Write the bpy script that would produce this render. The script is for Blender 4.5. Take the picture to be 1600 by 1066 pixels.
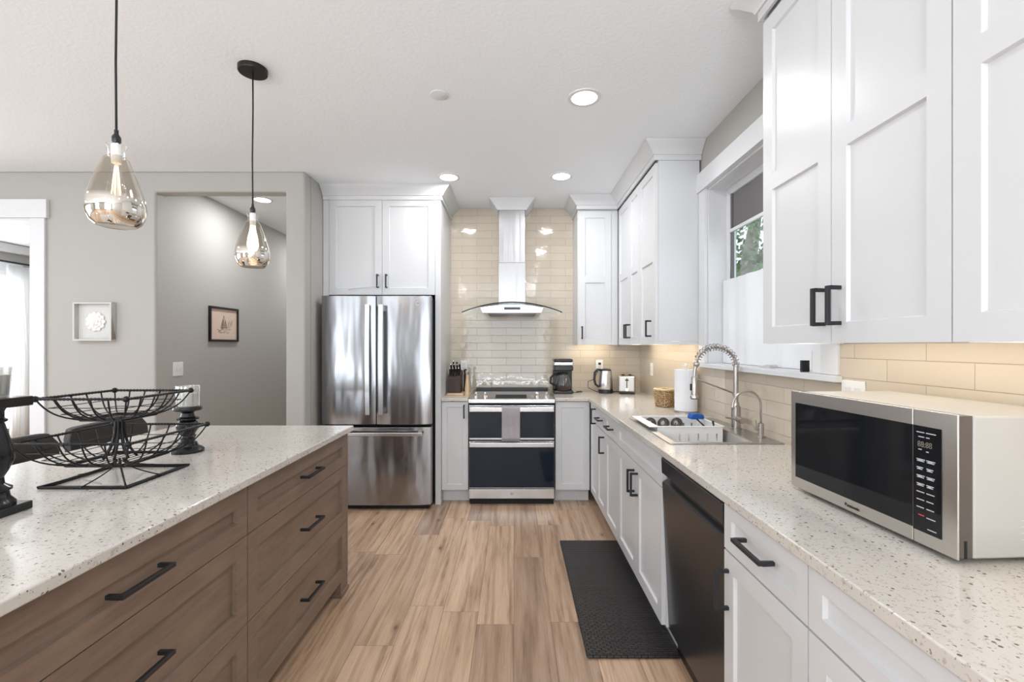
import bpy, bmesh, math, random
from mathutils import Vector, Matrix
random.seed(7)
PI = math.pi
for o in list(bpy.data.objects): bpy.data.objects.remove(o)
SC = bpy.context.scene
COL = SC.collection
# ------------------------------------------------------------------ camera
CH = 1.366; F = 715.0
cam = bpy.data.cameras.new('camera'); co = bpy.data.objects.new('camera', cam); COL.objects.link(co)
co.location = (0, 0, CH); co.rotation_euler = (PI/2, 0, 0)
cam.sensor_width = 36; cam.lens = F*36/1600; cam.shift_x = -3/1600; cam.shift_y = 7/1600
cam.clip_start = .05; cam.clip_end = 200
SC.camera = co
# ------------------------------------------------------------------ light
SC.view_settings.view_transform = 'Standard'
try: SC.view_settings.look = 'None'
except Exception: pass
SC.view_settings.gamma = 1; SC.view_settings.use_curve_mapping = False
SC.view_settings.exposure = 0.3
w = bpy.data.worlds.new('sky'); SC.world = w; w.use_nodes = True
wn = w.node_tree; bg = wn.nodes['Background']
bg.inputs[0].default_value = (.80, .89, 1, 1); bg.inputs[1].default_value = 1.6
def area(name, loc, rot, sx, sy, power, color=(1, 1, 1)):
    l = bpy.data.lights.new(name, 'AREA'); l.shape = 'RECTANGLE'; l.size = sx; l.size_y = sy; l.energy = power; l.color = color
    o = bpy.data.objects.new(name, l); COL.objects.link(o); o.location = loc; o.rotation_euler = rot; return o
# daylight at windows behind and left, mostly unseen, plus added lamps shining up outside
area('daylight_rear_window', (-4.45, -3.94, 1.35), (PI/2, 0, 0), 1.7, 2.2, 26, (.90, .95, 1))
area('daylight_rear_door', (-.2, -3.94, 1.30), (PI/2, 0, 0), 2.2, 2.1, 34, (.90, .95, 1))
area('added_rear_uplight', (-2.8, -5.8, .05), (PI, 0, 0), 10, 3.2, 1900, (.84, .92, 1))  # added lamp lying outside, shines up through the rear windows onto the ceiling
area('daylight_left_window', (-6.68, 0.3, 1.35), (PI/2, 0, -PI/2), 3.6, 2.1, 22, (.90, .95, 1))
area('added_left_uplight', (-8.6, 0.3, .05), (PI, 0, 0), 3.0, 5, 110, (.84, .92, 1))  # second added lamp facing up, lifts the ceiling from the left
area('daylight_dining_window', (-6.95, 5.1, 1.3), (PI/2, 0, -PI/2), 2.2, 2.1, 110, (.93, .97, 1))

# ------------------------------------------------------------------ materials
def mat(name, col=(.8, .8, .8), rough=.5, metal=0., spec=.5, **kw):
    m = bpy.data.materials.new(name); m.use_nodes = True
    b = m.node_tree.nodes['Principled BSDF']
    b.inputs['Base Color'].default_value = (*col, 1); b.inputs['Roughness'].default_value = rough
    b.inputs['Metallic'].default_value = metal; b.inputs['Specular IOR Level'].default_value = spec
    for k, v in kw.items():
        b.inputs[k.replace('_', ' ')].default_value = v
    return m
def N(m, t, **kw):
    n = m.node_tree.nodes.new(t)
    for k, v in kw.items():
        if k in n.inputs: n.inputs[k].default_value = v
        else: setattr(n, k, v)
    return n
def L(m, a, b): m.node_tree.links.new(a, b)
def BS(m): return m.node_tree.nodes['Principled BSDF']
def coords(m, scale=(1, 1, 1), rot=(0, 0, 0), kind='Object', loc=(0, 0, 0)):
    t = N(m, 'ShaderNodeTexCoord'); mp = N(m, 'ShaderNodeMapping')
    mp.inputs['Scale'].default_value = scale; mp.inputs['Rotation'].default_value = rot; mp.inputs['Location'].default_value = loc
    L(m, t.outputs[kind], mp.inputs['Vector']); return mp.outputs[0]
def wcoords(m, scale=(1, 1, 1)):   # position in the room
    g = N(m, 'ShaderNodeNewGeometry'); mp = N(m, 'ShaderNodeMapping'); mp.inputs['Scale'].default_value = scale
    L(m, g.outputs['Position'], mp.inputs['Vector']); return mp.outputs[0]
def ramp(m, fac, stops):
    r = N(m, 'ShaderNodeValToRGB'); e = r.color_ramp.elements
    while len(e) > 2: e.remove(e[-1])
    e[0].position, e[0].color = stops[0][0], (*stops[0][1], 1)
    e[1].position, e[1].color = stops[1][0], (*stops[1][1], 1)
    for p, c in stops[2:]:
        x = e.new(p); x.color = (*c, 1)
    L(m, fac, r.inputs[0]); return r.outputs[0]
def bump(m, h, strength=.3, dist=.01, normal=None):
    b = N(m, 'ShaderNodeBump'); b.inputs['Strength'].default_value = strength; b.inputs['Distance'].default_value = dist
    L(m, h, b.inputs['Height'])
    if normal: L(m, normal, b.inputs['Normal'])
    L(m, b.outputs[0], BS(m).inputs['Normal']); return b.outputs[0]
def mixc(m, fac, a, b, mode='MIX'):
    x = N(m, 'ShaderNodeMix', data_type='RGBA', blend_type=mode)
    for s, v in ((0, fac), (6, a), (7, b)):
        if hasattr(v, 'links') or isinstance(v, bpy.types.NodeSocket): L(m, v, x.inputs[s])
        else: x.inputs[s].default_value = v if s == 0 else (*v, 1)
    return x.outputs[2]
def noise(m, vec, scale, detail=3, rough=.5):
    n = N(m, 'ShaderNodeTexNoise'); n.inputs['Scale'].default_value = scale; n.inputs['Detail'].default_value = detail
    n.inputs['Roughness'].default_value = rough; L(m, vec, n.inputs['Vector']); return n.outputs['Fac']

M = {}
M['white'] = mat('white_cabinet_paint', (.65, .655, .665), .32)
M['trim'] = mat('white_trim_paint', (.72, .73, .745), .4)
M['greige'] = m = mat('greige_wall_paint', (.43, .42, .395), .75)
bump(m, noise(m, wcoords(m), 90, 3), .08, .004)
M['hallpaint'] = m = mat('grey_hall_paint', (.45, .435, .41), .75)
bump(m, noise(m, wcoords(m), 90, 3), .08, .004)
M['ceil'] = m = mat('textured_ceiling_paint', (.87, .90, .93), .8)
bump(m, noise(m, wcoords(m), 55, 5, .6), .24, .007)
M['black'] = mat('black_handle_metal', (.012, .013, .016), .42)
M['blackplastic'] = mat('black_plastic', (.015, .015, .017), .3)
M['blackgloss'] = mat('black_glass', (.007, .013, .024), .04, 0, .25)
M['whiteplastic'] = mat('white_plastic', (.85, .85, .84), .35)
M['mwglass'] = mat('microwave_black_glass', (.008, .009, .011), .05, 0, .3)
M['rubber'] = mat('dark_gap', (.01, .01, .01), .8)
M['chrome'] = mat('bright_chrome', (.8, .8, .8), .08, 1)
M['grille'] = mat('dark_filter_metal', (.12, .12, .12), .3, 1)

def steel(name, col=(.60, .60, .61), rough=.24, wave=.25, stretch=(9, 9, .7), aniso=.6):
    m = mat(name, col, rough, 1)
    BS(m).inputs['Anisotropic'].default_value = aniso
    t = N(m, 'ShaderNodeTangent', direction_type='RADIAL', axis='Z'); L(m, t.outputs[0], BS(m).inputs['Tangent'])
    if wave:
        a = noise(m, wcoords(m, stretch), 1.0, 2)
        bump(m, a, wave, .02)
    return m
M['steel'] = steel('brushed_steel', (.62, .62, .63), .26, .10)
M['fridge'] = steel('wavy_refrigerator_steel', (.33, .33, .34), .20, .9, (4.5, 4.5, .9), .35)
M['duct'] = steel('bright_duct_steel', (.52, .52, .53), .3, .25, (14, 14, .8))
M['nickel'] = mat('brushed_nickel', (.50, .47, .44), .28, 1)
M['sinksteel'] = mat('sink_steel', (.50, .48, .46), .34, 1)
M['warmsteel'] = mat('warm_microwave_steel', (.62, .59, .55), .30, 1)
M['dwsteel'] = mat('black_stainless', (.065, .065, .070), .26, .75)

def quartz(name, base, dk, tan):
    m = mat(name, base, .12, 0, .5)
    v = wcoords(m)
    n1 = noise(m, v, 6, 3)
    c0 = mixc(m, n1, tuple(x*.93 for x in base), tuple(min(1, x*1.05) for x in base))
    n2 = noise(m, v, 70, 4, .65)
    c1 = mixc(m, ramp(m, n2, [(.56, (0, 0, 0)), (.66, (.75, .75, .75))]), c0, tan)
    n3 = noise(m, v, 150, 2, .5)
    c2 = mixc(m, ramp(m, n3, [(.64, (0, 0, 0)), (.69, (.85, .85, .85))]), c1, dk)
    vo = N(m, 'ShaderNodeTexVoronoi'); vo.inputs['Scale'].default_value = 75; L(m, v, vo.inputs['Vector'])
    sep = N(m, 'ShaderNodeSeparateColor'); L(m, vo.outputs['Color'], sep.inputs[0])
    g1 = N(m, 'ShaderNodeMath', operation='GREATER_THAN'); L(m, sep.outputs[0], g1.inputs[0]); g1.inputs[1].default_value = .76
    g2 = N(m, 'ShaderNodeMath', operation='LESS_THAN'); L(m, vo.outputs['Distance'], g2.inputs[0]); g2.inputs[1].default_value = .24
    g3 = N(m, 'ShaderNodeMath', operation='MULTIPLY'); L(m, g1.outputs[0], g3.inputs[0]); L(m, g2.outputs[0], g3.inputs[1])
    c3 = mixc(m, g3.outputs[0], c2, tuple(x*.8 for x in dk))
    L(m, c3, BS(m).inputs['Base Color'])
    return m
M['quartz'] = quartz('speckled_cream_quartz', (.60, .57, .525), (.20, .165, .14), (.42, .35, .28))

def tile(name, axis):
    m = mat(name, (.55, .48, .39), .07, 0, .6)
    g = N(m, 'ShaderNodeNewGeometry'); s = N(m, 'ShaderNodeSeparateXYZ'); L(m, g.outputs['Position'], s.inputs[0])
    c = N(m, 'ShaderNodeCombineXYZ'); L(m, s.outputs[axis], c.inputs[0]); L(m, s.outputs[2], c.inputs[1])
    mp = N(m, 'ShaderNodeMapping'); L(m, c.outputs[0], mp.inputs[0]); mp.inputs['Location'].default_value = (.075, -2.73+.0743*40, 0)
    b = N(m, 'ShaderNodeTexBrick'); L(m, mp.outputs[0], b.inputs['Vector'])
    b.inputs['Scale'].default_value = 1; b.inputs['Brick Width'].default_value = .2935; b.inputs['Row Height'].default_value = .0743
    b.inputs['Mortar Size'].default_value = .0016; b.inputs['Mortar Smooth'].default_value = .3
    b.inputs['Color1'].default_value = (.57, .495, .40, 1); b.inputs['Color2'].default_value = (.61, .54, .44, 1); b.inputs['Mortar'].default_value = (.36, .31, .25, 1)
    L(m, b.outputs['Color'], BS(m).inputs['Base Color'])
    rr = N(m, 'ShaderNodeMapRange'); L(m, b.outputs['Fac'], rr.inputs[0]); rr.inputs[3].default_value = .06; rr.inputs[4].default_value = .7
    L(m, rr.outputs[0], BS(m).inputs['Roughness'])
    inv = N(m, 'ShaderNodeMath', operation='SUBTRACT'); inv.inputs[0].default_value = 1; L(m, b.outputs['Fac'], inv.inputs[1])
    b1 = bump(m, inv.outputs[0], .5, .002)
    bump(m, noise(m, wcoords(m), 16, 2), .10, .01, b1)
    return m
M['tileX'] = tile('glossy_beige_tile_back', 0)
M['tileY'] = tile('glossy_beige_tile_side', 1)

def floor_mat():
    m = mat('oak_plank_floor', (.4, .25, .15), .30, 0, .45)
    g = N(m, 'ShaderNodeNewGeometry'); s = N(m, 'ShaderNodeSeparateXYZ'); L(m, g.outputs['Position'], s.inputs[0])
    c = N(m, 'ShaderNodeCombineXYZ'); L(m, s.outputs[1], c.inputs[0]); L(m, s.outputs[0], c.inputs[1])
    q = N(m, 'ShaderNodeMath', operation='DIVIDE'); L(m, s.outputs[0], q.inputs[0]); q.inputs[1].default_value = .182
    fl = N(m, 'ShaderNodeMath', operation='FLOOR'); L(m, q.outputs[0], fl.inputs[0])
    wn_ = N(m, 'ShaderNodeTexWhiteNoise', noise_dimensions='1D'); L(m, fl.outputs[0], wn_.inputs['W'])
    ad = N(m, 'ShaderNodeMath', operation='MULTIPLY_ADD'); L(m, wn_.outputs['Value'], ad.inputs[0]); ad.inputs[1].default_value = 1.22; L(m, s.outputs[1], ad.inputs[2])
    L(m, ad.outputs[0], c.inputs[0])
    b = N(m, 'ShaderNodeTexBrick'); L(m, c.outputs[0], b.inputs['Vector']); b.offset = 0
    b.inputs['Scale'].default_value = 1; b.inputs['Brick Width'].default_value = 1.22; b.inputs['Row Height'].default_value = .182
    b.inputs['Mortar Size'].default_value = .0008; b.inputs['Mortar Smooth'].default_value = .1
    b.inputs['Color1'].default_value = (0, 0, 0, 1); b.inputs['Color2'].default_value = (1, 1, 1, 1); b.inputs['Mortar'].default_value = (.5, .5, .5, 1)
    sh = N(m, 'ShaderNodeVectorMath', operation='MULTIPLY_ADD'); L(m, b.outputs['Color'], sh.inputs[0]); sh.inputs[1].default_value = (13, 7, 5); L(m, g.outputs['Position'], sh.inputs[2])
    mp = N(m, 'ShaderNodeMapping'); mp.inputs['Scale'].default_value = (15, 1.1, 1); L(m, sh.outputs[0], mp.inputs[0])
    n1 = noise(m, mp.outputs[0], 1.6, 6, .62)
    mp2 = N(m, 'ShaderNodeMapping'); mp2.inputs['Scale'].default_value = (110, 3, 1); L(m, sh.outputs[0], mp2.inputs[0])
    n2 = noise(m, mp2.outputs[0], 1.5, 4, .6)
    base = ramp(m, b.outputs['Color'], [(0, (.44, .305, .22)), (1, (.74, .53, .37)), (.5, (.62, .435, .295))])
    g1 = ramp(m, n1, [(.30, (.46, .40, .35)), (.58, (1.0, 1.0, 1.0)), (.44, (.84, .81, .78))])
    g2 = ramp(m, n2, [(.30, (.80, .78, .76)), (.65, (1.0, 1.0, 1.0))])
    c1 = mixc(m, 1.0, base, g1, 'MULTIPLY'); c2 = mixc(m, 1.0, c1, g2, 'MULTIPLY')
    mpw = N(m, 'ShaderNodeMapping'); mpw.inputs['Scale'].default_value = (9, .8, 1); L(m, sh.outputs[0], mpw.inputs[0])
    wv = N(m, 'ShaderNodeTexWave', wave_type='BANDS', bands_direction='X'); wv.inputs['Scale'].default_value = .28; wv.inputs['Distortion'].default_value = 16; wv.inputs['Detail'].default_value = 3; wv.inputs['Detail Scale'].default_value = .8
    L(m, mpw.outputs[0], wv.inputs['Vector'])
    c2 = mixc(m, 1.0, c2, ramp(m, wv.outputs['Fac'], [(.0, (.80, .76, .73)), (.16, (1, 1, 1))]), 'MULTIPLY')
    # knots
    mp3 = N(m, 'ShaderNodeMapping'); mp3.inputs['Scale'].default_value = (2.7, 1.15, 1); L(m, sh.outputs[0], mp3.inputs[0])
    vo = N(m, 'ShaderNodeTexVoronoi', voronoi_dimensions='2D'); vo.inputs['Scale'].default_value = 1.0; L(m, mp3.outputs[0], vo.inputs['Vector'])
    k = ramp(m, vo.outputs['Distance'], [(.008, (.85, .85, .85)), (.075, (0, 0, 0)), (.03, (.3, .3, .3))])
    c3 = mixc(m, k, c2, (.09, .055, .035))
    c4 = mixc(m, b.outputs['Fac'], c3, (.10, .06, .04))
    L(m, c4, BS(m).inputs['Base Color'])
    bump(m, n2, .10, .003)
    return m
M['floor'] = floor_mat()
def wood(name, c0, c1, scale, rough=.38):
    m = mat(name, c0, rough, 0, .4)
    v = coords(m, scale)
    n1 = noise(m, v, 1.4, 5, .6)
    n2 = noise(m, coords(m, (3, 3, 3)), 1.5, 3)
    c = mixc(m, ramp(m, n1, [(.3, (0, 0, 0)), (.7, (1, 1, 1))]), c0, c1)
    c = mixc(m, ramp(m, n2, [(.45, (0, 0, 0)), (.75, (.5, .5, .5))]), c, tuple(min(1, x*1.22) for x in c1))
    L(m, c, BS(m).inputs['Base Color']); bump(m, n1, .06, .002); return m
M['stain'] = wood('brown_stained_maple', (.165, .112, .082), (.225, .158, .118), (5, 40, 40))
M['lightwood'] = wood('light_wood', (.55, .38, .22), (.68, .50, .32), (30, 30, 3))
M['darkwood'] = wood('dark_block_wood', (.03, .018, .014), (.06, .035, .025), (30, 30, 3))
M['ebony'] = m = mat('black_painted_turned_wood', (.008, .008, .009), .22, 0, .4)
bump(m, noise(m, coords(m), 40, 3), .1, .003)
M['iron'] = mat('black_wrought_wire', (.005, .005, .006), .4, 0, .3)
M['leather'] = m = mat('black_leather', (.028, .024, .021), .42)
bump(m, noise(m, coords(m), 120, 3), .15, .002)
M['paper'] = m = mat('white_paper_towel', (.84, .85, .88), .9)
bump(m, noise(m, coords(m), 160, 2), .2, .002)
M['cloth'] = m = mat('grey_lilac_terry', (.36, .335, .35), .95)
bump(m, noise(m, coords(m), 260, 2), .6, .003)
M['wicker'] = m = mat('natural_wicker', (.50, .33, .16), .6)
_n = noise(m, coords(m, (1, 1, 2.5)), 75, 2)
L(m, ramp(m, _n, [(.38, (.13, .07, .03)), (.62, (.72, .54, .32)), (.5, (.48, .31, .15))]), BS(m).inputs['Base Color']); bump(m, _n, .3, .002)
M['wicker2'] = mat('pale_wicker', (.66, .50, .30), .6)
M['blue'] = mat('blue_scrubber', (.01, .10, .42), .5)
M['greyceramic'] = mat('grey_ceramic', (.17, .15, .14), .3)
M['shade'] = mat('grey_screen_fabric', (.16, .155, .155), .8)
M['blind'] = m = mat('white_woven_shade', (.80, .81, .83), .8)
M['curtain'] = m = mat('white_linen_curtain', (.88, .88, .88), .9)
_t = m.node_tree.nodes.new('ShaderNodeBsdfTranslucent'); _t.inputs[0].default_value = (.9, .9, .9, 1)
_x = m.node_tree.nodes.new('ShaderNodeMixShader'); _x.inputs[0].default_value = .5
L(m, BS(m).outputs[0], _x.inputs[1]); L(m, _t.outputs[0], _x.inputs[2]); L(m, _x.outputs[0], m.node_tree.nodes['Material Output'].inputs[0])
M['bark'] = m = mat('mossy_bark', (.12, .10, .08), .9)
L(m, ramp(m, noise(m, coords(m), 5, 4), [(.35, (.10, .12, .05)), (.65, (.30, .27, .25))]), BS(m).inputs['Base Color'])
M['leaf'] = m = mat('green_leaves', (.10, .20, .06), .6)
L(m, ramp(m, noise(m, coords(m), 3, 3), [(.35, (.05, .13, .04)), (.7, (.28, .42, .20))]), BS(m).inputs['Base Color'])
M['shell'] = mat('cream_white_metal_case', (.46, .45, .43), .38)
M['darkside'] = mat('smoked_door_side', (.10, .085, .075), .25)
M['frameblack'] = mat('black_picture_frame', (.012, .01, .01), .4)
M['silver'] = mat('pale_silver_frame', (.56, .55, .53), .4)
M['artpaper'] = m = mat('peach_drawing_paper', (.72, .56, .46), .8)
M['ink'] = mat('grey_pencil', (.20, .16, .14), .9)
M['porcelain'] = mat('white_porcelain_petals', (.84, .84, .82), .5)
M['mount'] = mat('pale_grey_backing', (.64, .64, .62), .8)
M['cord'] = mat('black_cord', (.01, .01, .01), .6)
M['bronze'] = mat('dark_bronze', (.025, .020, .018), .4, .5)
def matt_mat():
    m = mat('black_brown_foam_mat', (.022, .018, .017), .36)
    v = wcoords(m)
    b = N(m, 'ShaderNodeTexBrick'); L(m, v, b.inputs['Vector']); b.inputs['Scale'].default_value = 1
    b.inputs['Brick Width'].default_value = .030; b.inputs['Row Height'].default_value = .015; b.inputs['Mortar Size'].default_value = .003; b.inputs['Mortar Smooth'].default_value = 1
    inv = N(m, 'ShaderNodeMath', operation='SUBTRACT'); inv.inputs[0].default_value = 1; L(m, b.outputs['Fac'], inv.inputs[1])
    bump(m, inv.outputs[0], 1., .008); return m
M['mat'] = matt_mat()
def emit(name, col, s):
    m = bpy.data.materials.new(name); m.use_nodes = True; nt = m.node_tree; nt.nodes.clear()
    e = nt.nodes.new('ShaderNodeEmission'); e.inputs[0].default_value = (*col, 1); e.inputs[1].default_value = s
    o = nt.nodes.new('ShaderNodeOutputMaterial'); nt.links.new(e.outputs[0], o.inputs[0]); return m
M['lens'] = emit('glowing_light_lens', (1, .97, .93), 16)
M['led'] = emit('warm_led_strip', (1, .87, .70), 10)
M['ledback'] = emit('warm_led_strip_far', (1, .87, .70), 17)
M['filament'] = emit('glowing_filament_bulb', (1, .80, .55), 9)
M['filamentdim'] = emit('dim_filament_bulb', (1, .62, .35), 14)
def thin_glass(name, tint=(1, 1, 1), base_refl=.06, rough=.0):
    m = bpy.data.materials.new(name); m.use_nodes = True; nt = m.node_tree; nt.nodes.clear()
    t = nt.nodes.new('ShaderNodeBsdfTransparent'); t.inputs[0].default_value = (*tint, 1)
    g = nt.nodes.new('ShaderNodeBsdfGlossy'); g.inputs['Roughness'].default_value = rough; g.inputs[0].default_value = (1, 1, 1, 1)
    f = nt.nodes.new('ShaderNodeLayerWeight'); f.inputs[0].default_value = .5
    p = nt.nodes.new('ShaderNodeMath'); p.operation = 'POWER'; p.inputs[1].default_value = 4.; nt.links.new(f.outputs['Facing'], p.inputs[0])
    a = nt.nodes.new('ShaderNodeMath'); a.operation = 'MULTIPLY_ADD'; a.inputs[1].default_value = .8; a.inputs[2].default_value = base_refl; nt.links.new(p.outputs[0], a.inputs[0])
    x = nt.nodes.new('ShaderNodeMixShader'); nt.links.new(a.outputs[0], x.inputs[0]); nt.links.new(t.outputs[0], x.inputs[1]); nt.links.new(g.outputs[0], x.inputs[2])
    o = nt.nodes.new('ShaderNodeOutputMaterial'); nt.links.new(x.outputs[0], o.inputs[0]); return m, x
M['glass'] = thin_glass('clear_glass')[0]
M['hoodglass'] = thin_glass('hood_glass', (.78, .82, .80), .05)[0]
M['hurricane'] = thin_glass('pale_mercury_glass', (.86, .86, .84), .30, .25)[0]
def mercury():
    m, x = thin_glass('mercury_glass', (.76, .72, .66), .12)
    nt = m.node_tree
    tc = nt.nodes.new('ShaderNodeTexCoord'); s = nt.nodes.new('ShaderNodeSeparateXYZ'); nt.links.new(tc.outputs['Object'], s.inputs[0])
    mr = nt.nodes.new('ShaderNodeMapRange'); mr.inputs[1].default_value = .078; mr.inputs[2].default_value = .094; mr.inputs[3].default_value = 1; mr.inputs[4].default_value = 0
    nt.links.new(s.outputs[2], mr.inputs[0])
    ml = nt.nodes.new('ShaderNodeMath'); ml.operation = 'MULTIPLY'; ml.inputs[1].default_value = .88; nt.links.new(mr.outputs[0], ml.inputs[0])
    g = nt.nodes.new('ShaderNodeBsdfGlossy'); g.inputs[0].default_value = (.80, .76, .70, 1); g.inputs['Roughness'].default_value = .03
    y = nt.nodes.new('ShaderNodeMixShader'); nt.links.new(ml.outputs[0], y.inputs[0]); nt.links.new(x.outputs[0], y.inputs[1]); nt.links.new(g.outputs[0], y.inputs[2])
    out = [n for n in nt.nodes if n.type == 'OUTPUT_MATERIAL'][0]; nt.links.new(y.outputs[0], out.inputs[0]); return m
M['mercury'] = mercury()

# ------------------------------------------------------------------ mesh helpers
class B:
    def __init__(s): s.bm = bmesh.new()
    def box(s, x0, x1, y0, y1, z0, z1, rot=None, piv=None):
        v = [s.bm.verts.new((x, y, z)) for x in (x0, x1) for y in (y0, y1) for z in (z0, z1)]
        for f in ((0, 1, 3, 2), (4, 6, 7, 5), (0, 4, 5, 1), (2, 3, 7, 6), (0, 2, 6, 4), (1, 5, 7, 3)): s.bm.faces.new([v[i] for i in f])
        if rot is not None:
            p = Vector(piv) if piv else Vector(((x0+x1)/2, (y0+y1)/2, (z0+z1)/2))
            for q in v: q.co = rot @ (q.co-p)+p
        return s
    def quad(s, *p): s.bm.faces.new([s.bm.verts.new(q) for q in p]); return s
    def lathe(s, prof, c=(0, 0, 0), seg=32, axis='Z', cap=True):
        rings = []
        for r, h in prof:
            ring = []
            for i in range(seg):
                a = 2*PI*i/seg
                p = (r*math.cos(a), r*math.sin(a), h)
                if axis == 'Y': p = (p[0], p[2], p[1])
                if axis == 'X': p = (p[2], p[0], p[1])
                ring.append(s.bm.verts.new((p[0]+c[0], p[1]+c[1], p[2]+c[2])))
            rings.append(ring)
        for a, b in zip(rings, rings[1:]):
            for i in range(seg): s.bm.faces.new((a[i], a[(i+1) % seg], b[(i+1) % seg], b[i]))
        if cap:
            s.bm.faces.new(rings[0][::-1]); s.bm.faces.new(rings[-1])
        return s
    def cyl(s, p0, p1, r0, r1=None, seg=16): return s.tube([p0, p1], [r0, r0 if r1 is None else r1], seg)
    def tube(s, pts, r, seg=8, closed=False, cap=True, flat=None):
        P = [Vector(p) for p in pts]; n = len(P)
        rs = r if isinstance(r, (list, tuple)) else [r]*n
        T = []
        for i in range(n):
            if closed: t = P[(i+1) % n]-P[i-1]
            else: t = P[min(i+1, n-1)]-P[max(i-1, 0)]
            T.append(t.normalized())
        up = Vector((0, 0, 1)) if abs(T[0].z) < .9 else Vector((1, 0, 0))
        nrm = T[0].cross(up).normalized(); rings = []
        for i in range(n):
            nrm = (nrm-T[i]*nrm.dot(T[i])).normalized(); bn = T[i].cross(nrm)
            ring = []
            for k in range(seg):
                a = 2*PI*k/seg+(PI/seg)
                ring.append(s.bm.verts.new(P[i]+(nrm*math.cos(a)+bn*math.sin(a))*rs[i]))
            rings.append(ring)
        pairs = list(zip(rings, rings[1:]))+([(rings[-1], rings[0])] if closed else [])
        for a, b in pairs:
            for k in range(seg): s.bm.faces.new((a[k], a[(k+1) % seg], b[(k+1) % seg], b[k]))
        if cap and not closed: s.bm.faces.new(rings[0][::-1]); s.bm.faces.new(rings[-1])
        return s
    def prism(s, poly, a0, a1, axis='X'):    # poly in the other two axes
        def P(u, v, a): return {'X': (a, u, v), 'Y': (u, a, v), 'Z': (u, v, a)}[axis]
        A = [s.bm.verts.new(P(u, v, a0)) for u, v in poly]; C = [s.bm.verts.new(P(u, v, a1)) for u, v in poly]; n = len(poly)
        s.bm.faces.new(A); s.bm.faces.new(C[::-1])
        for i in range(n): s.bm.faces.new((A[i], C[i], C[(i+1) % n], A[(i+1) % n]))
        return s
    def ball(s, c, r, seg=12, sc=(1, 1, 1)):
        m = Matrix.Translation(c) @ Matrix.Diagonal((r*sc[0], r*sc[1], r*sc[2], 1))
        bmesh.ops.create_uvsphere(s.bm, u_segments=seg, v_segments=max(6, seg//2+2), radius=1, matrix=m); return s
    def build(s, name, m, parent=None, bev=0., ang=.6, smooth=True, seg=2):
        bmesh.ops.remove_doubles(s.bm, verts=s.bm.verts, dist=1e-6)
        bmesh.ops.recalc_face_normals(s.bm, faces=s.bm.faces)
        for e in s.bm.edges:
            if len(e.link_faces) == 2: e.smooth = e.calc_face_angle(0) < ang
        for f in s.bm.faces: f.smooth = smooth
        me = bpy.data.meshes.new(name); s.bm.to_mesh(me); s.bm.free()
        me.materials.append(M[m] if isinstance(m, str) else m)
        o = bpy.data.objects.new(name, me); COL.objects.link(o)
        if parent: o.parent = parent
        if bev:
            md = o.modifiers.new('bevel', 'BEVEL'); md.width = bev; md.segments = seg; md.limit_method = 'ANGLE'; md.angle_limit = .7
            md.harden_normals = True
        return o
def grid(xs, ys, z0, z1, holes, axes='XYZ'):
    """slab split on xs/ys with some cells missing; holes = set of (i, j)"""
    b = B(); bm = b.bm; cache = {}
    def P(i, j, z):
        k = (i, j, z)
        if k not in cache:
            u, v = xs[i], ys[j]
            c = {'XYZ': (u, v, z), 'XZY': (u, z, v), 'YZX': (z, u, v)}[axes]
            cache[k] = bm.verts.new(c)
        return cache[k]
    nx, ny = len(xs)-1, len(ys)-1
    full = lambda i, j: 0 <= i < nx and 0 <= j < ny and (i, j) not in holes
    for i in range(nx):
        for j in range(ny):
            if not full(i, j): continue
            bm.faces.new([P(i, j, z1), P(i+1, j, z1), P(i+1, j+1, z1), P(i, j+1, z1)])
            bm.faces.new([P(i, j, z0), P(i, j+1, z0), P(i+1, j+1, z0), P(i+1, j, z0)])
            for (di, dj, a, c) in ((-1, 0, (i, j), (i, j+1)), (1, 0, (i+1, j), (i+1, j+1)), (0, -1, (i, j), (i+1, j)), (0, 1, (i, j+1), (i+1, j+1))):
                if not full(i+di, j+dj): bm.faces.new([P(*a, z0), P(*c, z0), P(*c, z1), P(*a, z1)])
    return b
def thing(name, label, cat, loc=(0, 0, 0), rz=0, group=None):
    o = bpy.data.objects.new(name, None); COL.objects.link(o); o.empty_display_size = .1
    o.location = loc; o.rotation_euler = (0, 0, rz); o['label'] = label; o['category'] = cat
    if group: o['group'] = group
    return o
def tag(o, label, cat, group=None):
    o['label'] = label; o['category'] = cat
    if group: o['group'] = group
    return o
def struct(o): o['kind'] = 'structure'; return o
def dup(root, label, loc=None, rz=None):
    r = root.copy(); COL.objects.link(r); r['label'] = label
    if loc is not None: r.location = loc
    if rz is not None: r.rotation_euler = (0, 0, rz)
    for ch in list(root.children):
        c = ch.copy(); COL.objects.link(c); c.parent = r
        for g in ch.children:
            d = g.copy(); COL.objects.link(d); d.parent = c
    return r
def text(name, body, size, m, parent, loc, rot=(PI/2, 0, 0), depth=.0004, align='LEFT', sx=1):
    cu = bpy.data.curves.new(name, 'FONT'); cu.body = body; cu.size = size; cu.extrude = depth; cu.align_x = align
    o = bpy.data.objects.new(name+'_src', cu); COL.objects.link(o)
    dg = bpy.context.evaluated_depsgraph_get(); me = bpy.data.meshes.new_from_object(o.evaluated_get(dg))
    bpy.data.objects.remove(o); me.name = name
    me.materials.clear(); me.materials.append(M[m])
    n = bpy.data.objects.new(name, me); COL.objects.link(n); n.parent = parent; n.location = loc; n.rotation_euler = rot; n.scale = (sx, 1, 1)
    return n

# ------------------------------------------------------------------ room shell
CZ = 2.73; YB = 4.55; XR = 1.265; YP = 3.585
struct(grid([-7.0, 1.5], [-4.1, 7.4], -.06, 0, set()).build('floor', 'floor'))
struct(grid([-7.0, 1.6], [-4.1, 7.4], CZ, CZ+.08, set()).build('ceiling', 'ceil'))
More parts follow.
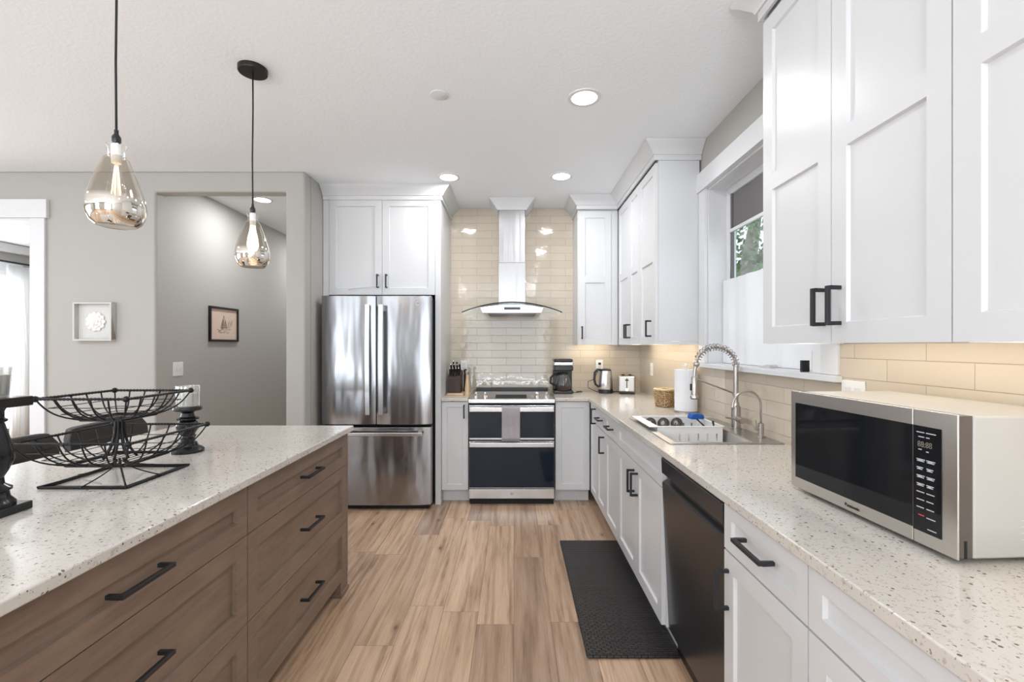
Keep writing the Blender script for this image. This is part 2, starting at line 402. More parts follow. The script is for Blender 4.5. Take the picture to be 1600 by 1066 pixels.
# back wall of the kitchen (tiled full height behind the hood)
struct(B().box(-1.66, 1.6, YB+.01, YB+.12, 0, CZ).build('wall_back', 'greige'))
struct(B().box(-.64, XR, YB, YB+.0098, .9, CZ).build('wall_backsplash', 'tileX'))
# right wall, with the window opening
WY0, WY1, WZ0, WZ1 = 1.86, 2.985, 1.25, 2.39
struct(grid([-4.1, WY0, WY1, YB+.12], [0, WZ0, WZ1, CZ], XR, XR+.16, {(1, 1)}, 'YZX').build('wall_right', 'greige'))
struct(grid([-.2, WY0-.1, WY1+.1, YB-.001], [.9, WZ0-.03, 1.372], XR-.01, XR-.0002, {(1, 1)}, 'YZX').build('wall_side_tiles', 'tileY'))
# partition with hall opening and cased opening, on the left
HX0, HX1, HZ = -2.808, -1.79, 2.57
DX0, DX1, DZ = -5.6, -3.755, 2.36
part = grid([-7.0, DX0, DX1, HX0, HX1, -1.64], [0, DZ, HZ, CZ], YP, YP+.12, {(1, 0), (3, 0), (3, 1)}, 'XZY')
o = struct(part.build('wall_left', 'greige', bev=.018, seg=4))
struct(B().box(-1.76, -1.642, YP+.118, 6.6, 0, CZ).build('wall_alcove', 'greige'))
struct(B().box(HX0-.12, HX0+.0008, YP+.02, 7.3, 0, CZ).build('wall_hall', 'hallpaint'))
struct(B().box(HX0, -1.64, 6.6, 6.7, 0, CZ).build('wall_hall_end', 'hallpaint'))
struct(B().box(-7.0, HX0-.12, 7.3, 7.4, 0, CZ).build('wall_dining_end', 'greige'))
struct(grid([-4.1, -1.5, 2.1, 4.0, 6.2, 7.3], [0, .25, 2.35, CZ], -6.9, -6.8, {(1, 1), (3, 1)}, 'YZX').build('wall_far_left', 'greige'))
struct(grid([-7.0, -5.4, -3.5, -1.4, 1.0, 1.5], [0, .2, 2.5, CZ], -4.1, -4.0, {(1, 1), (3, 1)}, 'XZY').build('wall_rear', 'greige'))
# window behind the camera: mullions (seen in reflections)
b = B()
for x in (-5.4, -3.56, -1.4, -.23, .94): b.box(x, x+.06, -4.04, -3.98, .2, 2.5)
for z in (.2, 2.45): b.box(-5.4, -3.5, -4.04, -3.98, z, z+.05).box(-1.4, 1.0, -4.04, -3.98, z, z+.05)
struct(b.build('window_2', 'trim'))
b = B()
for y in (-1.5, .27, 2.04): b.box(-6.82, -6.76, y, y+.06, .25, 2.35)
struct(b.build('window_3', 'trim'))
# dining window seen through the cased opening
b = B()
for y in (4.0, 5.07, 6.14): b.box(-6.84, -6.78, y, y+.06, .25, 2.35)
b.box(-6.84, -6.78, 4.0, 6.2, 2.30, 2.36)
b.box(-6.80, -6.775, 6.2, 6.29, .2, 2.36).box(-6.80, -6.77, 3.9, 6.31, 2.35, 2.47)
struct(b.build('window_4', 'trim'))
struct(B().box(-6.8, -6.70, 3.7, 7.3, CZ-.12, CZ-.002).build('trim_3', 'trim', bev=.02))
# cased opening trim
b = B()
b.box(DX1-.005, DX1+.095, YP-.02, YP-.0005, 0, DZ).box(DX1-.02, DX1-.0005, YP-.02, YP+.13, 0, DZ)
b.box(DX0, DX1+.12, YP-.03, YP-.0005, DZ-.0, DZ+.145).box(DX0, DX1-.02, YP-.02, YP+.13, DZ-.02, DZ-.001)
struct(b.build('door_1', 'trim', bev=.003))
# baseboards
struct(B().box(DX1+.096, HX0, YP-.015, YP-.0005, 0, .13).build('baseboard_left', 'trim', bev=.003))
struct(B().box(HX0, HX0+.015, YP+.12, 6.6, 0, .13).build('baseboard_hall', 'trim', bev=.003))

# ------------------------------------------------------------------ kitchen window on the right wall
def window_right():
    X = XR-.02; e = XR-.0003
    w1 = struct(B().box(X, e, WY1+.0005, WY1+.10, WZ0+.001, WZ1).build('window_1', 'trim', bev=.002))
    B().box(X, e, WY0-.10, WY0-.0005, WZ0+.001, WZ1).build('casing', 'trim', w1, bev=.002)
    B().box(X-.012, e, WY0-.13, WY1+.13, WZ1+.0005, WZ1+.125).build('head_casing', 'trim', w1, bev=.002)
    B().box(X-.022, XR-.0115, WY0-.115, WY1+.115, WZ0-.026, WZ0).build('stool', 'trim', w1, bev=.003)
    B().box(XR-.0112, XR+.12, WY0+.001, WY1-.001, WZ0+.0002, WZ0+.0012).build('sill', 'trim', w1)
    B().box(XR-.0003, XR+.12, WY1-.012, WY1-.0002, WZ0+.0014, WZ1-.0002).build('jamb', 'trim', w1)
    B().box(XR-.0003, XR+.12, WY0+.0002, WY0+.012, WZ0+.0014, WZ1-.0002).build('jamb', 'trim', w1)
    B().box(XR-.0003, XR+.12, WY0+.013, WY1-.013, WZ1-.012, WZ1-.0002).build('head_jamb', 'trim', w1)
    b = B(); x0, x1 = XR+.115, XR+.155
    y0, y1, z0, z1 = WY0+.013, WY1-.013, WZ0+.002, WZ1-.013
    b.box(x0, x1, y0, y0+.05, z0, z1).box(x0, x1, y1-.05, y1, z0, z1).box(x0, x1, y0+.05, y1-.05, z1-.045, z1).box(x0, x1, y0+.05, y1-.05, z0, z0+.05)
    b.build('window_frame', 'trim', w1, bev=.002)
    b = B(); b.box(x0-.006, x0+.012, y0+.05, y1-.05, 2.085, 2.105); b.build('meeting_rail', 'trim', w1)
    b = B(); b.box(x0+.004, x0+.02, y1-.064, y1-.05, 1.77, z1-.045); b.build('sash_channel', 'shade', w1)
    b = B(); b.box(x0+.030, x0+.034, y0+.05, y1-.05, z0+.05, z1-.045); b.build('glass_pane', 'glass', w1)
    o = B().box(x0+.014, x0+.017, y0+.052, y1-.066, 2.10, z1-.047).build('roller_shade', 'shade')
    tag(o, 'dark grey screen shade pulled down over the top of the kitchen window', 'window shade')
    b = B(); n = 120; pts = []
    for i in range(n+1):
        t = i/n; y = y0+.004+(y1-y0-.008)*t
        pts.append((y, .004*math.sin(t*60)+.003*math.sin(t*23+1)))
    xs = XR+.095
    for i in range(n):
        (ya, a), (yb, c) = pts[i], pts[i+1]
        b.quad((xs+a, ya, WZ0+.004), (xs+c, yb, WZ0+.004), (xs+c, yb, 1.785), (xs+a, ya, 1.785))
        b.quad((xs+a+.004, ya, WZ0+.004), (xs+a+.004, ya, 1.785), (xs+c+.004, yb, 1.785), (xs+c+.004, yb, WZ0+.004))
        b.quad((xs+a, ya, 1.785), (xs+c, yb, 1.785), (xs+c+.004, yb, 1.785), (xs+a+.004, ya, 1.785))
    tag(b.build('cafe_curtain', 'blind', ang=2), 'white fabric covering the lower half of the kitchen window', 'curtain')
    t = thing('white_box', 'small white box with grey side standing at the near end of the window sill', 'box', (XR+.035, WY0+.06, WZ0+.001))
    B().box(-.03, .03, -.03, .03, 0, .095).build('case', 'whiteplastic', t, bev=.003)
    B().box(-.028, .028, .0302, .034, .004, .091).build('side_cover', 'silver', t)
    t = tag(B().box(-.018, .018, -.006, .006, 0, .05).build('door_sensor', 'blackplastic', bev=.002), 'small black gadget beside the white box on the window sill', 'gadget')
    t.location = (XR+.0, WY0+.13, WZ0+.0015)
    o = B().prism([(-.055, 0), (.055, 0), (.055, .014), (.03, .018), (-.05, .003)], -.02, .02, 'X').build('window_crank', 'silver', bev=.001)
    tag(o, 'flat grey metal piece lying in the middle of the window sill', 'metal clip'); o.location = (XR+.045, 2.36, WZ0+.0015); o.rotation_euler = (0, 0, PI)
window_right()

# tree outside the kitchen window
def tree(x, y, h, label, seed, r=.2):
    rnd = random.Random(seed)
    t = thing('garden_tree', label, 'tree', (x, y, -.5), 0, 'trees outside the kitchen window')
    b = B(); b.tube([(0, 0, 0), (.05, .05, 1.2), (-.05, .1, 2.4), (.15, .0, 3.6), (.3, -.1, 5)], [r*1.3, r, r*.9, r*.6, r*.3], 12)
    b.tube([(-.05, .1, 2.3), (-.5, -.2, 3.2), (-.9, -.5, 4.2)], [r*.6, r*.45, r*.2], 10)
    b.tube([(0.02, .1, 2.8), (.5, .2, 3.6), (1.1, .3, 4.4)], [r*.5, r*.35, r*.15], 10)
    b.build('trunk', 'bark', t, ang=2)
    b = B()
    for i in range(2600):
        a = rnd.uniform(0, 2*PI); rr = rnd.uniform(.15, 1.6); z = rnd.uniform(2.0, h)
        c = Vector((rr*math.cos(a), rr*math.sin(a), z)); s = rnd.uniform(.04, .10)
        u = Vector([rnd.gauss(0, 1) for _ in range(3)]).normalized(); v = u.orthogonal().normalized()
        w_ = u.cross(v)
        b.quad(c-v*s, c-w_*s*.5, c+v*s, c+w_*s*.5)
    f = b.build('foliage', 'leaf', t); f['kind'] = 'stuff'
tree(4.1, 8.2, 6, 'mossy tree seen nearest outside the kitchen window', 3)
tree(8.6, 13.0, 7, 'leafy tree farther off outside the kitchen window, right of the mossy one', 5, .16)
tree(5.0, 12.6, 7, 'leafy tree farther off outside the kitchen window, left of the mossy one', 9, .15)
struct(grid([1.45, 30], [-10, 30], -.6, -.55, set()).build('ground', 'leaf'))

# ------------------------------------------------------------------ cabinets
def shaker(w_, h, rail=.058, t=.02, d=.010, mids=(), ch=.004):
    """door front at y=0, back at y=t; recessed panels between rails"""
    b = B(); bm = b.bm
    zs = [0, rail]
    for m0 in mids: zs += [m0-rail/2, m0+rail/2]
    zs += [h-rail, h]; xs = [0, rail, w_-rail, w_]
    for i in range(3):
        for j in range(len(zs)-1):
            x0, x1, z0, z1 = xs[i], xs[i+1], zs[j], zs[j+1]
            if i == 1 and j % 2 == 1:
                o = [(x0, 0, z0), (x1, 0, z0), (x1, 0, z1), (x0, 0, z1)]
                n = [(x0+ch, d, z0+ch), (x1-ch, d, z0+ch), (x1-ch, d, z1-ch), (x0+ch, d, z1-ch)]
                for k in range(4): b.quad(o[k], o[(k+1) % 4], n[(k+1) % 4], n[k])
                b.quad(*n)
            else: b.quad((x0, 0, z0), (x1, 0, z0), (x1, 0, z1), (x0, 0, z1))
    for j in range(len(zs)-1):
        for x in (0, w_): b.quad((x, 0, zs[j]), (x, 0, zs[j+1]), (x, t, zs[j+1]), (x, t, zs[j]))
    for i in range(3):
        for z in (0, h): b.quad((xs[i], 0, z), (xs[i+1], 0, z), (xs[i+1], t, z), (xs[i], t, z))
    b.quad((0, t, 0), (w_, t, 0), (w_, t, h), (0, t, h))
    return b
def handle(parent, x, z, Ln=.125, vert=True, m='black'):
    s = .0055; so = .032; b = B()
    if vert:
        b.box(x-s, x+s, -so-2*s, -so, z-Ln/2, z+Ln/2)
        b.box(x-s, x+s, -so, -.0002, z-Ln/2, z-Ln/2+2*s).box(x-s, x+s, -so, -.0002, z+Ln/2-2*s, z+Ln/2)
    else:
        b.box(x-Ln/2, x+Ln/2, -so-2*s, -so, z-s, z+s)
        b.box(x-Ln/2, x-Ln/2+2*s, -so, -.0002, z-s, z+s).box(x+Ln/2-2*s, x+Ln/2, -so, -.0002, z-s, z+s)
    return b.build('handle', m, parent, bev=.0012)
def front(name, parent, x, z, w_, h, m='white', rail=.058, mids=(), hd=None):
    """hd = (x, z, length, vertical) relative to the front"""
    g = .0015
    o = (shaker(w_-2*g, h-2*g, rail, mids=mids, d=.014, ch=.0025) if m == 'stain' else shaker(w_-2*g, h-2*g, rail, mids=mids)).build(name, m, parent)
    o.location = (x+g, 0, z+g)
    if hd: handle(o, hd[0], hd[1], hd[2], hd[3])
    return o
def body(parent, w_, z0, z1, depth, m='white', kick=True, kickd=.075, hollow=False):
    if hollow:
        b = B(); b.box(0, .018, .021, depth, z0, z1).box(w_-.018, w_, .021, depth, z0, z1).box(.018, w_-.018, .021, depth, z0, z0+.018).box(.018, w_-.018, depth-.01, depth, z0+.018, z1)
        b.box(.018, w_-.018, .021, .04, z0+.018, z1-.1)
    else: b = B().box(0, w_, .021, depth, z0, z1)
    b.build('carcass', m, parent, bev=.001)
    if kick: B().box(0, w_, kickd, kickd+.015, 0, z0-.0005).build('toe_kick', m, parent)

FX = .66      # face of the right hand base run
R90 = -PI/2
# base run, right: (far Y, near Y)
def rcab(name, label, y0, y1, hollow=False):
    t = thing(name, label, 'cabinet', (FX, y0, 0), R90, 'white base cabinets of the right run')
    body(t, y0-y1-.001, .105, .883, .58, hollow=hollow); return t, y0-y1-.001
t, w_ = rcab('base_cabinet', 'white narrow full-height base cabinet in the inner corner right of the range', 3.93, 3.636)
front('door', t, .0, .114, w_, .765, rail=.05, hd=(w_-.05, .68, .125, True))
t, w_ = rcab('base_cabinet', 'white narrow drawer-over-door cabinet next to the inner corner cabinet', 3.636, 3.30)
front('drawer', t, 0, .733, w_, .146, rail=.045, hd=(w_/2, .072, .14, False)); front('door', t, 0, .114, w_, .616, hd=(w_-.05, .52, .125, True))
t, w_ = rcab('base_cabinet', 'white drawer-over-door cabinet just beyond the sink cabinet', 3.30, 2.902)
front('drawer', t, 0, .733, w_, .146, rail=.045, hd=(w_/2, .072, .14, False)); front('door', t, 0, .114, w_, .616)
t, w_ = rcab('sink_cabinet', 'white sink cabinet with two doors and paired black pulls, beside the floor mat', 2.902, 2.045, True)
front('false_drawer', t, 0, .733, w_, .146, rail=.045)
front('door', t, 0, .114, w_/2, .616, hd=(w_/2-.035, .51, .125, True)); front('door', t, w_/2, .114, w_/2, .616, hd=(.035, .51, .125, True))
t, w_ = rcab('base_cabinet', 'white drawer-over-door cabinet between the dishwasher and the nearest cabinet', 1.437, 1.026)
front('drawer', t, 0, .733, w_, .146, rail=.045, hd=(w_/2, .078, .15, False)); front('door', t, 0, .114, w_, .616, hd=(.028, .50, .125, True))
t, w_ = rcab('base_cabinet', 'nearest white base cabinet, at the bottom right of the picture under the microwave', 1.026, .42)
front('drawer', t, 0, .733, w_, .146, rail=.045); front('door', t, 0, .114, w_/2, .616); front('door', t, w_/2, .114, w_/2, .616)

# back run
FY = 3.965
t = thing('base_cabinet', 'white narrow base cabinet between the refrigerator and the range', 'cabinet', (-.626, FY, 0)); w_ = .230
body(t, w_, .105, .883, .58); front('door', t, 0, .114, w_, .765, rail=.045, hd=(w_-.035, .68, .115, True))
t = thing('base_cabinet', 'white blind-corner base cabinet right of the range, without a handle', 'cabinet', (.360, FY, 0)); w_ = .297
body(t, w_, .105, .883, .58); front('door', t, 0.0, .114, w_, .765, rail=.05)

# upper cabinets
UX = .955; UB = 1.372; UT = 2.60
def ucab(name, label, loc, rz, w_, doors, depth, mid=.60, bottom=UB, top=UT, grp='white wall cabinets'):
    t = thing(name, label, 'cabinet', loc, rz, grp)
    B().box(0, w_, .021, depth, bottom+.022, CZ-.003).build('carcass', 'white', t, bev=.001)
    for (x0, x1, hx) in doors:
        front('door', t, x0, bottom, x1-x0, top-bottom, rail=.06, mids=(mid,) if mid else (), hd=None if hx is None else (hx-x0, (.11 if bottom < 1.5 else .115), .115, True))
    if bottom < 1.5:
        for xa in (0, w_-.016): B().box(xa, xa+.016, .021, depth, bottom, bottom+.0215).build('end_rail', 'white', t)
    return t
D = XR-UX-.0005
ucab('wall_cabinet', 'tall white two-door wall cabinet with paired black pulls, nearest the window', (UX, 1.755, 0), R90, .757, [(0, .378, .348), (.378, .757, .415)], D-.0105)
ucab('wall_cabinet', 'tall white wall cabinet at the upper right edge of the picture', (UX, .997, 0), R90, .757, [(0, .378, None), (.378, .757, None)], D-.0105)
ucab('wall_cabinet', 'white two-door wall cabinet on the side wall deepest in the corner', (UX, 4.178, 0), R90, .693, [(0, .391, .36), (.391, .693, .42)], D-.0105)
ucab('wall_cabinet', 'white one-door wall cabinet on the side wall at the far edge of the window', (UX, 3.484, 0), R90, .394, [(0, .394, .30)], D-.0105)
t = ucab('wall_cabinet', 'white one-door wall cabinet right of the range hood', (.587, 4.2, 0), 0, .3675, [(.005, .308, .033)], .349)
B().box(.309, .3675, .004, .0205, UB, UT).build('filler_strip', 'white', t)
t = ucab('wall_cabinet', 'white deep two-door cabinet above the refrigerator', (-1.638, 3.93, 0), 0, 1.010, [(.05, .506, .47), (.506, .962, .545)], .619, mid=None, bottom=1.80, top=2.625)
B().box(.963, 1.010, 0, .0205, 0, 2.63).box(.990, 1.010, .0205, .619, 0, 1.8215).build('side_panel', 'white', t)
B().box(0, .049, 0, .0205, 1.5, 2.63).build('filler_strip', 'white', t)
B().box(0, 1.010, .004, .0206, 2.628, 2.727).build('frieze', 'white', t)
# wire dangling from the refrigerator cabinet handles
o = B().tube([(-1.42, 3.918, 1.842), (-1.36, 3.905, 1.852), (-1.25, 3.90, 1.862), (-1.17, 3.89, 1.866), (-1.14, 3.885, 1.872)], .0022, 6).build('thin_cord', 'silver')
tag(o, 'thin pale cord trailing from the pulls of the cabinet above the refrigerator', 'cord')

def sweep(path, prof):
    b = B(); bm = b.bm; P = [Vector(p) for p in path]; n = len(P); rings = []
    for i in range(n):
        ds = []
        if i > 0: ds.append((P[i]-P[i-1]).normalized())
        if i < n-1: ds.append((P[i+1]-P[i]).normalized())
        ns = [Vector((d.y, -d.x)) for d in ds]
        if len(ns) == 2: mn = (ns[0]+ns[1]); mn = mn/(mn.dot(ns[0]))
        else: mn = ns[0]
        rings.append([bm.verts.new((P[i].x+mn.x*o_, P[i].y+mn.y*o_, z)) for o_, z in prof])
    k = len(prof)
    for a, c in zip(rings, rings[1:]):
        for j in range(k): bm.faces.new((a[j], a[(j+1) % k], c[(j+1) % k], c[j]))
    bm.faces.new(rings[0]); bm.faces.new(rings[-1][::-1]); return b
CR = [(.0006, 2.615), (.012, 2.615), (.012, 2.648), (.020, 2.650), (.026, 2.662), (.060, 2.698), (.082, 2.716), (.088, 2.7285), (.0006, 2.7285)]
struct(sweep([(.586, YB-.001), (.586, 4.2), (.955, 4.2), (.955, 3.089), (1.262, 3.089)], CR).build('trim_1', 'white', ang=.5))
CR2 = [(a, z+.0) for a, z in CR]
struct(sweep([(-1.638, 3.93), (-.627, 3.93), (-.627, YB-.001)], CR2).build('trim_2', 'white', ang=.5))
struct(sweep([(1.262, 1.7565), (.955, 1.7565), (.955, .24)], CR).build('trim_4', 'white', ang=.5))

# ------------------------------------------------------------------ worktops
SY0, SY1, SX0, SX1 = 2.115, 2.79, .745, 1.125      # sink cut-out
CE = .642; TZ = .914
o = grid([.356, CE, SX0, SX1, 1.2545], [.42, SY0, SY1, 3.94, YB-.001], .884, TZ, {(0, 0), (0, 1), (0, 2), (2, 1)}).build('worktop', 'quartz', bev=.004)
tag(o, 'speckled cream quartz worktop running along the right wall to the back corner', 'countertop')
o = grid([-.626, -.394], [3.94, YB-.001], .884, TZ, set()).build('worktop', 'quartz', bev=.004)
tag(o, 'short speckled quartz worktop between refrigerator and range', 'countertop')
o = grid([-1.90, -.905], [.5, 2.59], .884, TZ, set()).build('island_worktop', 'quartz', bev=.006)
tag(o, 'large speckled cream quartz top of the island', 'countertop')

# ------------------------------------------------------------------ island
IX = -.935
def island_unit(label, y0, y1, post):
    t = thing('island_cabinet', label, 'cabinet', (IX, y0, 0), PI/2, 'brown drawer units of the island')
    w_ = y1-y0-.001
    B().box(0, w_, .021, .60, .10, .883).build('carcass', 'stain', t, bev=.001)
    B().box(0, w_-(.10 if post else 0), .075, .09, 0, .0995).build('toe_kick', 'stain', t)
    x1 = w_-(.022 if post else 0)
    for z0, z1 in ((.702, .872), (.392, .702), (.085, .392)):
        front('drawer', t, 0, z0, x1, z1-z0, 'stain', rail=.058 if z1 > .8 else .062, hd=(x1/2, (z1-z0)/2+(.0 if z1 > .8 else .01), .165, False))
    if post:
        B().box(x1+.001, w_, .0, .0205, .10, .883).build('corner_stile', 'stain', t)
        B().box(w_-.10, w_, .002, .07, .022, .0995).build('leg', 'stain', t)
        B().box(w_-.105, w_+.006, -.006, .075, 0, .0215).build('foot', 'stain', t, bev=.003)
island_unit('nearer brown stained three-drawer unit of the island, at the lower left', .645, 1.607, False)
island_unit('farther brown stained three-drawer unit of the island, ending in a footed corner', 1.607, 2.577, True)

# ------------------------------------------------------------------ bar stools
def stool(label, y):
    t = thing('bar_stool', label, 'stool', (-2.13, y, 0), 0, 'black bar stools behind the island')
    b = B(); n = 16; ro = []
    # curved low back, shell opening to +x
    for i in range(n+1):
        u = -1+2*i/n; yy = .235*u; xx = -.0-.05*(1-abs(u)**3)
        drop = .0 if abs(u) < .85 else .05*((abs(u)-.85)/.15)**2
        ro.append((xx, yy, .962-drop))
    for (xa, ya, za), (xc, yc, zc) in zip(ro, ro[1:]):
        b.quad((xa, ya, za), (xc, yc, zc), (xc+.03, yc, .66), (xa+.03, ya, .66))
        b.quad((xa-.035, ya, za), (xa+.0, ya, .64), (xc+.0, yc, .64), (xc-.035, yc, zc))
        b.quad((xa, ya, za), (xa-.035, ya, za), (xc-.035, yc, zc), (xc, yc, zc))
        b.quad((xa+.03, ya, .66), (xc+.03, yc, .66), (xc+.0, yc, .64), (xa+.0, ya, .64))
    for e in (ro[0], ro[-1]):
        b.quad(e, (e[0]+.03, e[1], .66), (e[0], e[1], .64), (e[0]-.035, e[1], e[2]))
    b.build('backrest', 'leather', t, bev=.008)
    B().box(.0, .40, -.215, .215, .60, .675).build('seat', 'leather', t, bev=.03, seg=4)
    for sx in (.03, .36):
        for sy in (-.18, .18):
            b = B(); b.tube([(sx, sy, .6), (sx+(.03 if sx > .2 else -.03), sy*1.15, 0)], .014, 8); b.build('leg', 'iron', t)
    b = B(); b.tube([(.375, -.195, .22), (.375, .195, .22), (.015, .195, .22), (.015, -.195, .22)], .009, 8, closed=True); b.build('footrest', 'iron', t)
stool('black leather bar stool behind the island, nearer the hall opening', 2.43)
stool('black leather bar stool behind the island, at the left edge of the picture', 1.91)

# ------------------------------------------------------------------ refrigerator
def fridge():
    t = thing('refrigerator', 'stainless steel French-door refrigerator with bottom freezer drawer', 'refrigerator', (-1.594, 3.775, 0)); W = .908
    B().box(.006, W-.006, .075, .735, .03, 1.765).build('casing', 'rubber', t)
    def door(x0, x1, z0, z1, name):
        b = B(); n = 14; pts = []
        for i in range(n+1):
            u = i/n; pts.append((x0+(x1-x0)*u, .016*(2*u-1)**4*1.0))
        poly = pts+[(x1, .07), (x0, .07)]
        b.prism(poly, z0, z1, 'Z')
        return b.build(name, 'fridge', t, bev=.004, ang=.3)
    dl = door(.0, .4515, .712, 1.778, 'door'); dr = door(.4565, W, .712, 1.778, 'door'); fz = door(.0, W, .045, .690, 'freezer_drawer')
    for d, x in ((dl, .4515-.052), (dr, .4565+.052)):
        b = B(); pts = []
        for i in range(13):
            u = i/12; z = .80+u*.90; pts.append((z, -.050-.012*math.sin(PI*u)))
        for (za, ya), (zc, yc) in zip(pts, pts[1:]):
            b.prism([(x-.017, ya), (x+.017, ya), (x+.017, ya+.018), (x-.017, ya+.018)], za, zc, 'Z')
        b.box(x-.014, x+.014, -.045, .004, .81, .85).box(x-.014, x+.014, -.045, .004, 1.65, 1.69)
        b.build('handle', 'steel', d)
    b = B(); b.box(.10, W-.06, -.052, -.034, .625, .655).box(.115, .15, -.036, .006, .628, .652).box(W-.11, W-.075, -.036, .006, .628, .652)
    b.build('handle', 'steel', fz, bev=.006)
    b = B(); b.lathe([(.020, -.0015), (.020, .001)], (.80, -.0008+.001, 1.715), 28, 'Y'); b.build('badge', 'silver', dr)
    text('badge_lettering', 'GE', .018, 'ink', dr, (.80, -.0035, 1.709), align='CENTER')
    B().box(.03, W-.03, .06, .10, 0, .044).build('kick_grille', 'rubber', t)
fridge()

# ------------------------------------------------------------------ range
def range_():
    W = .742
    t = thing('range', 'stainless slide-in double-oven range with black glass doors', 'range', (-.390, 3.915, 0))
    B().box(.002, W-.002, .04, .60, .055, .885).build('casing', 'rubber', t)
    # control panel, sloping
    b = B(); b.prism([(.0, .872), (.0, .905), (.125, .936), (.14, .936), (.14, .872)], 0.0, W, 'X'); cp = b.build('control_panel', 'steel', t, bev=.003)
    b = B()
    for i in range(2): pass
    b.prism([(.034, .9142), (.112, .9336), (.112, .9344), (.034, .9150)], .23, .50, 'X'); b.build('touch_strip', 'blackgloss', cp)
    B().box(.004, W-.004, .141, .56, .89, .934).build('glass_cooktop', 'blackgloss', t, bev=.002)
    B().box(.02, W-.02, .561, .615, .89, .952).build('rear_vent', 'blackplastic', t, bev=.004)
    nrm = Vector((0, -.24, .97)).normalized()
    for x in (.060, .140, W-.150, W-.068):
        c = Vector((x, .072, .9232)); k = B()
        k.tube([c, c+nrm*.010, c+nrm*.0105, c+nrm*.030], [.021, .021, .017, .015], 20)
        k.box(x-.004, x+.004, .072-.018, .072+.018, .948, .960)
        k.build('knob', 'chrome', t)
    def oven(z0, z1, gz0, gz1, hz, name):
        d = B().box(.006, W-.006, 0, .038, z0, z1).build(name, 'steel', t, bev=.003)
        B().box(.008, W-.008, -.003, -.0002, gz0, gz1).build('glass_window', 'blackgloss', d)
        b = B(); b.box(.012, W-.012, -.052, -.036, hz-.021, hz+.021).box(.03, .055, -.037, -.0002, hz-.014, hz+.014).box(W-.055, W-.03, -.037, -.0002, hz-.014, hz+.014)
        b.build('handle', 'steel', d, bev=.006, seg=3); return d
    oven(.558, .854, .575, .800, .824, 'upper_oven_door')
    d = oven(.142, .548, .150, .500, .524, 'lower_oven_door')
    B().box(.12, W-.12, -.0045, -.0032, .215, .45).build('inner_window', 'blackgloss', d)
    dr = B().box(.006, W-.006, 0, .038, .055, .136).build('warming_drawer', 'steel', t, bev=.002)
    B().lathe([(.016, -.0015), (.016, .0)], (W/2, -.0002, .097), 28, 'Y').build('badge', 'silver', dr)
    text('badge_lettering', 'GE', .014, 'ink', dr, (W/2, -.0025, .092), align='CENTER')
    B().box(.01, W-.01, .03, .06, 0, .054).build('kick_plate', 'rubber', t)
    # tea towel over the upper handle
    b = B(); n = 18; x0, x1 = .288, .442
    path = [(-.0335, .70), (-.0335, .83), (-.034, .847), (-.044, .851), (-.054, .847), (-.0555, .83)]+[(-.0555-.004*math.sin(i*.9), .83-.027*i) for i in range(1, 11)]
    rows = []
    for yy, z in path:
        rows.append([(x0+(x1-x0)*i/n, yy+.0018*math.sin(i*1.1+z*9), z) for i in range(n+1)])
    for a, c in zip(rows, rows[1:]):
        for i in range(n): b.quad(a[i], a[i+1], c[i+1], c[i])
    o = b.build('dish_towel', 'cloth', ang=2); md = o.modifiers.new('thick', 'SOLIDIFY'); md.thickness = .003; md.offset = -1
    o.location = t.location; tag(o, 'grey-lilac towel hanging over the upper oven handle', 'towel')
range_()

# ------------------------------------------------------------------ hood
def hood():
    t = thing('range_hood', 'stainless chimney range hood with curved glass canopy', 'range hood', (-.018, YB-.001, 0))
    b = B(); b.box(-.125, .125, -.27, -.0, 1.73, 2.14); b.build('duct_cover', 'duct', t, bev=.002)
    b = B(); b.box(-.122, .122, -.267, -.0, 2.141, CZ-.03); b.build('duct_cover', 'duct', t, bev=.002)
    # body: front arc
    n = 20; top = []; bot = []
    for i in range(n+1):
        u = -1+2*i/n
        top.append((.285*u, 1.735-.030*u*u)); 
    poly = [(-.262, 1.656), (.262, 1.656)]+[(x, z) for x, z in reversed(top)]
    b = B(); b.prism(poly, -.455, -.0, 'Y'); bd = b.build('canopy_body', 'steel', t, bev=.003, ang=.3)
    b = B(); n2 = 40
    for i in range(n2+1):
        x = -.215+.43*i/n2; b.box(x-.003, x+.003, -.44, -.05, 1.648, 1.6555)
    b.build('grease_filter', 'grille', t)
    B().box(-.07, .075, -.4595, -.4555, 1.687, 1.708).build('control_panel', 'blackplastic', bd)
    # curved glass
    b = B(); n = 40; P = []
    for i in range(n+1):
        u = -1+2*i/n; P.append((.45*u, 1.747-.085*u*u, -.50+.06*u*u))
    for (xa, za, ya), (xc, zc, yc) in zip(P, P[1:]):
        T = .006
        b.quad((xa, ya, za), (xc, yc, zc), (xc, -.06, zc), (xa, -.06, za)); b.quad((xa, ya, za+T), (xa, -.06, za+T), (xc, -.06, zc+T), (xc, yc, zc+T))
        b.quad((xa, -.06, za), (xc, -.06, zc), (xc, -.06, zc+T), (xa, -.06, za+T))
    b.build('glass_canopy', 'hoodglass', t, ang=.3)
    b = B()
    for (xa, za, ya), (xc, zc, yc) in zip(P, P[1:]):
        b.tube([(xa, ya-.001, za+.003), (xc, yc-.001, zc+.003)], .0045, 6)
    b.build('glass_edge', 'blackgloss', t)
    struct(sweep([(-.145, YB-.001), (-.145, YB-.273), (.109, YB-.273), (.109, YB-.001)], [(.0006, 2.632), (.008, 2.632), (.030, 2.662), (.078, 2.715), (.085, 2.7285), (.0006, 2.7285)]).build('trim_5', 'white', ang=.5))
hood()

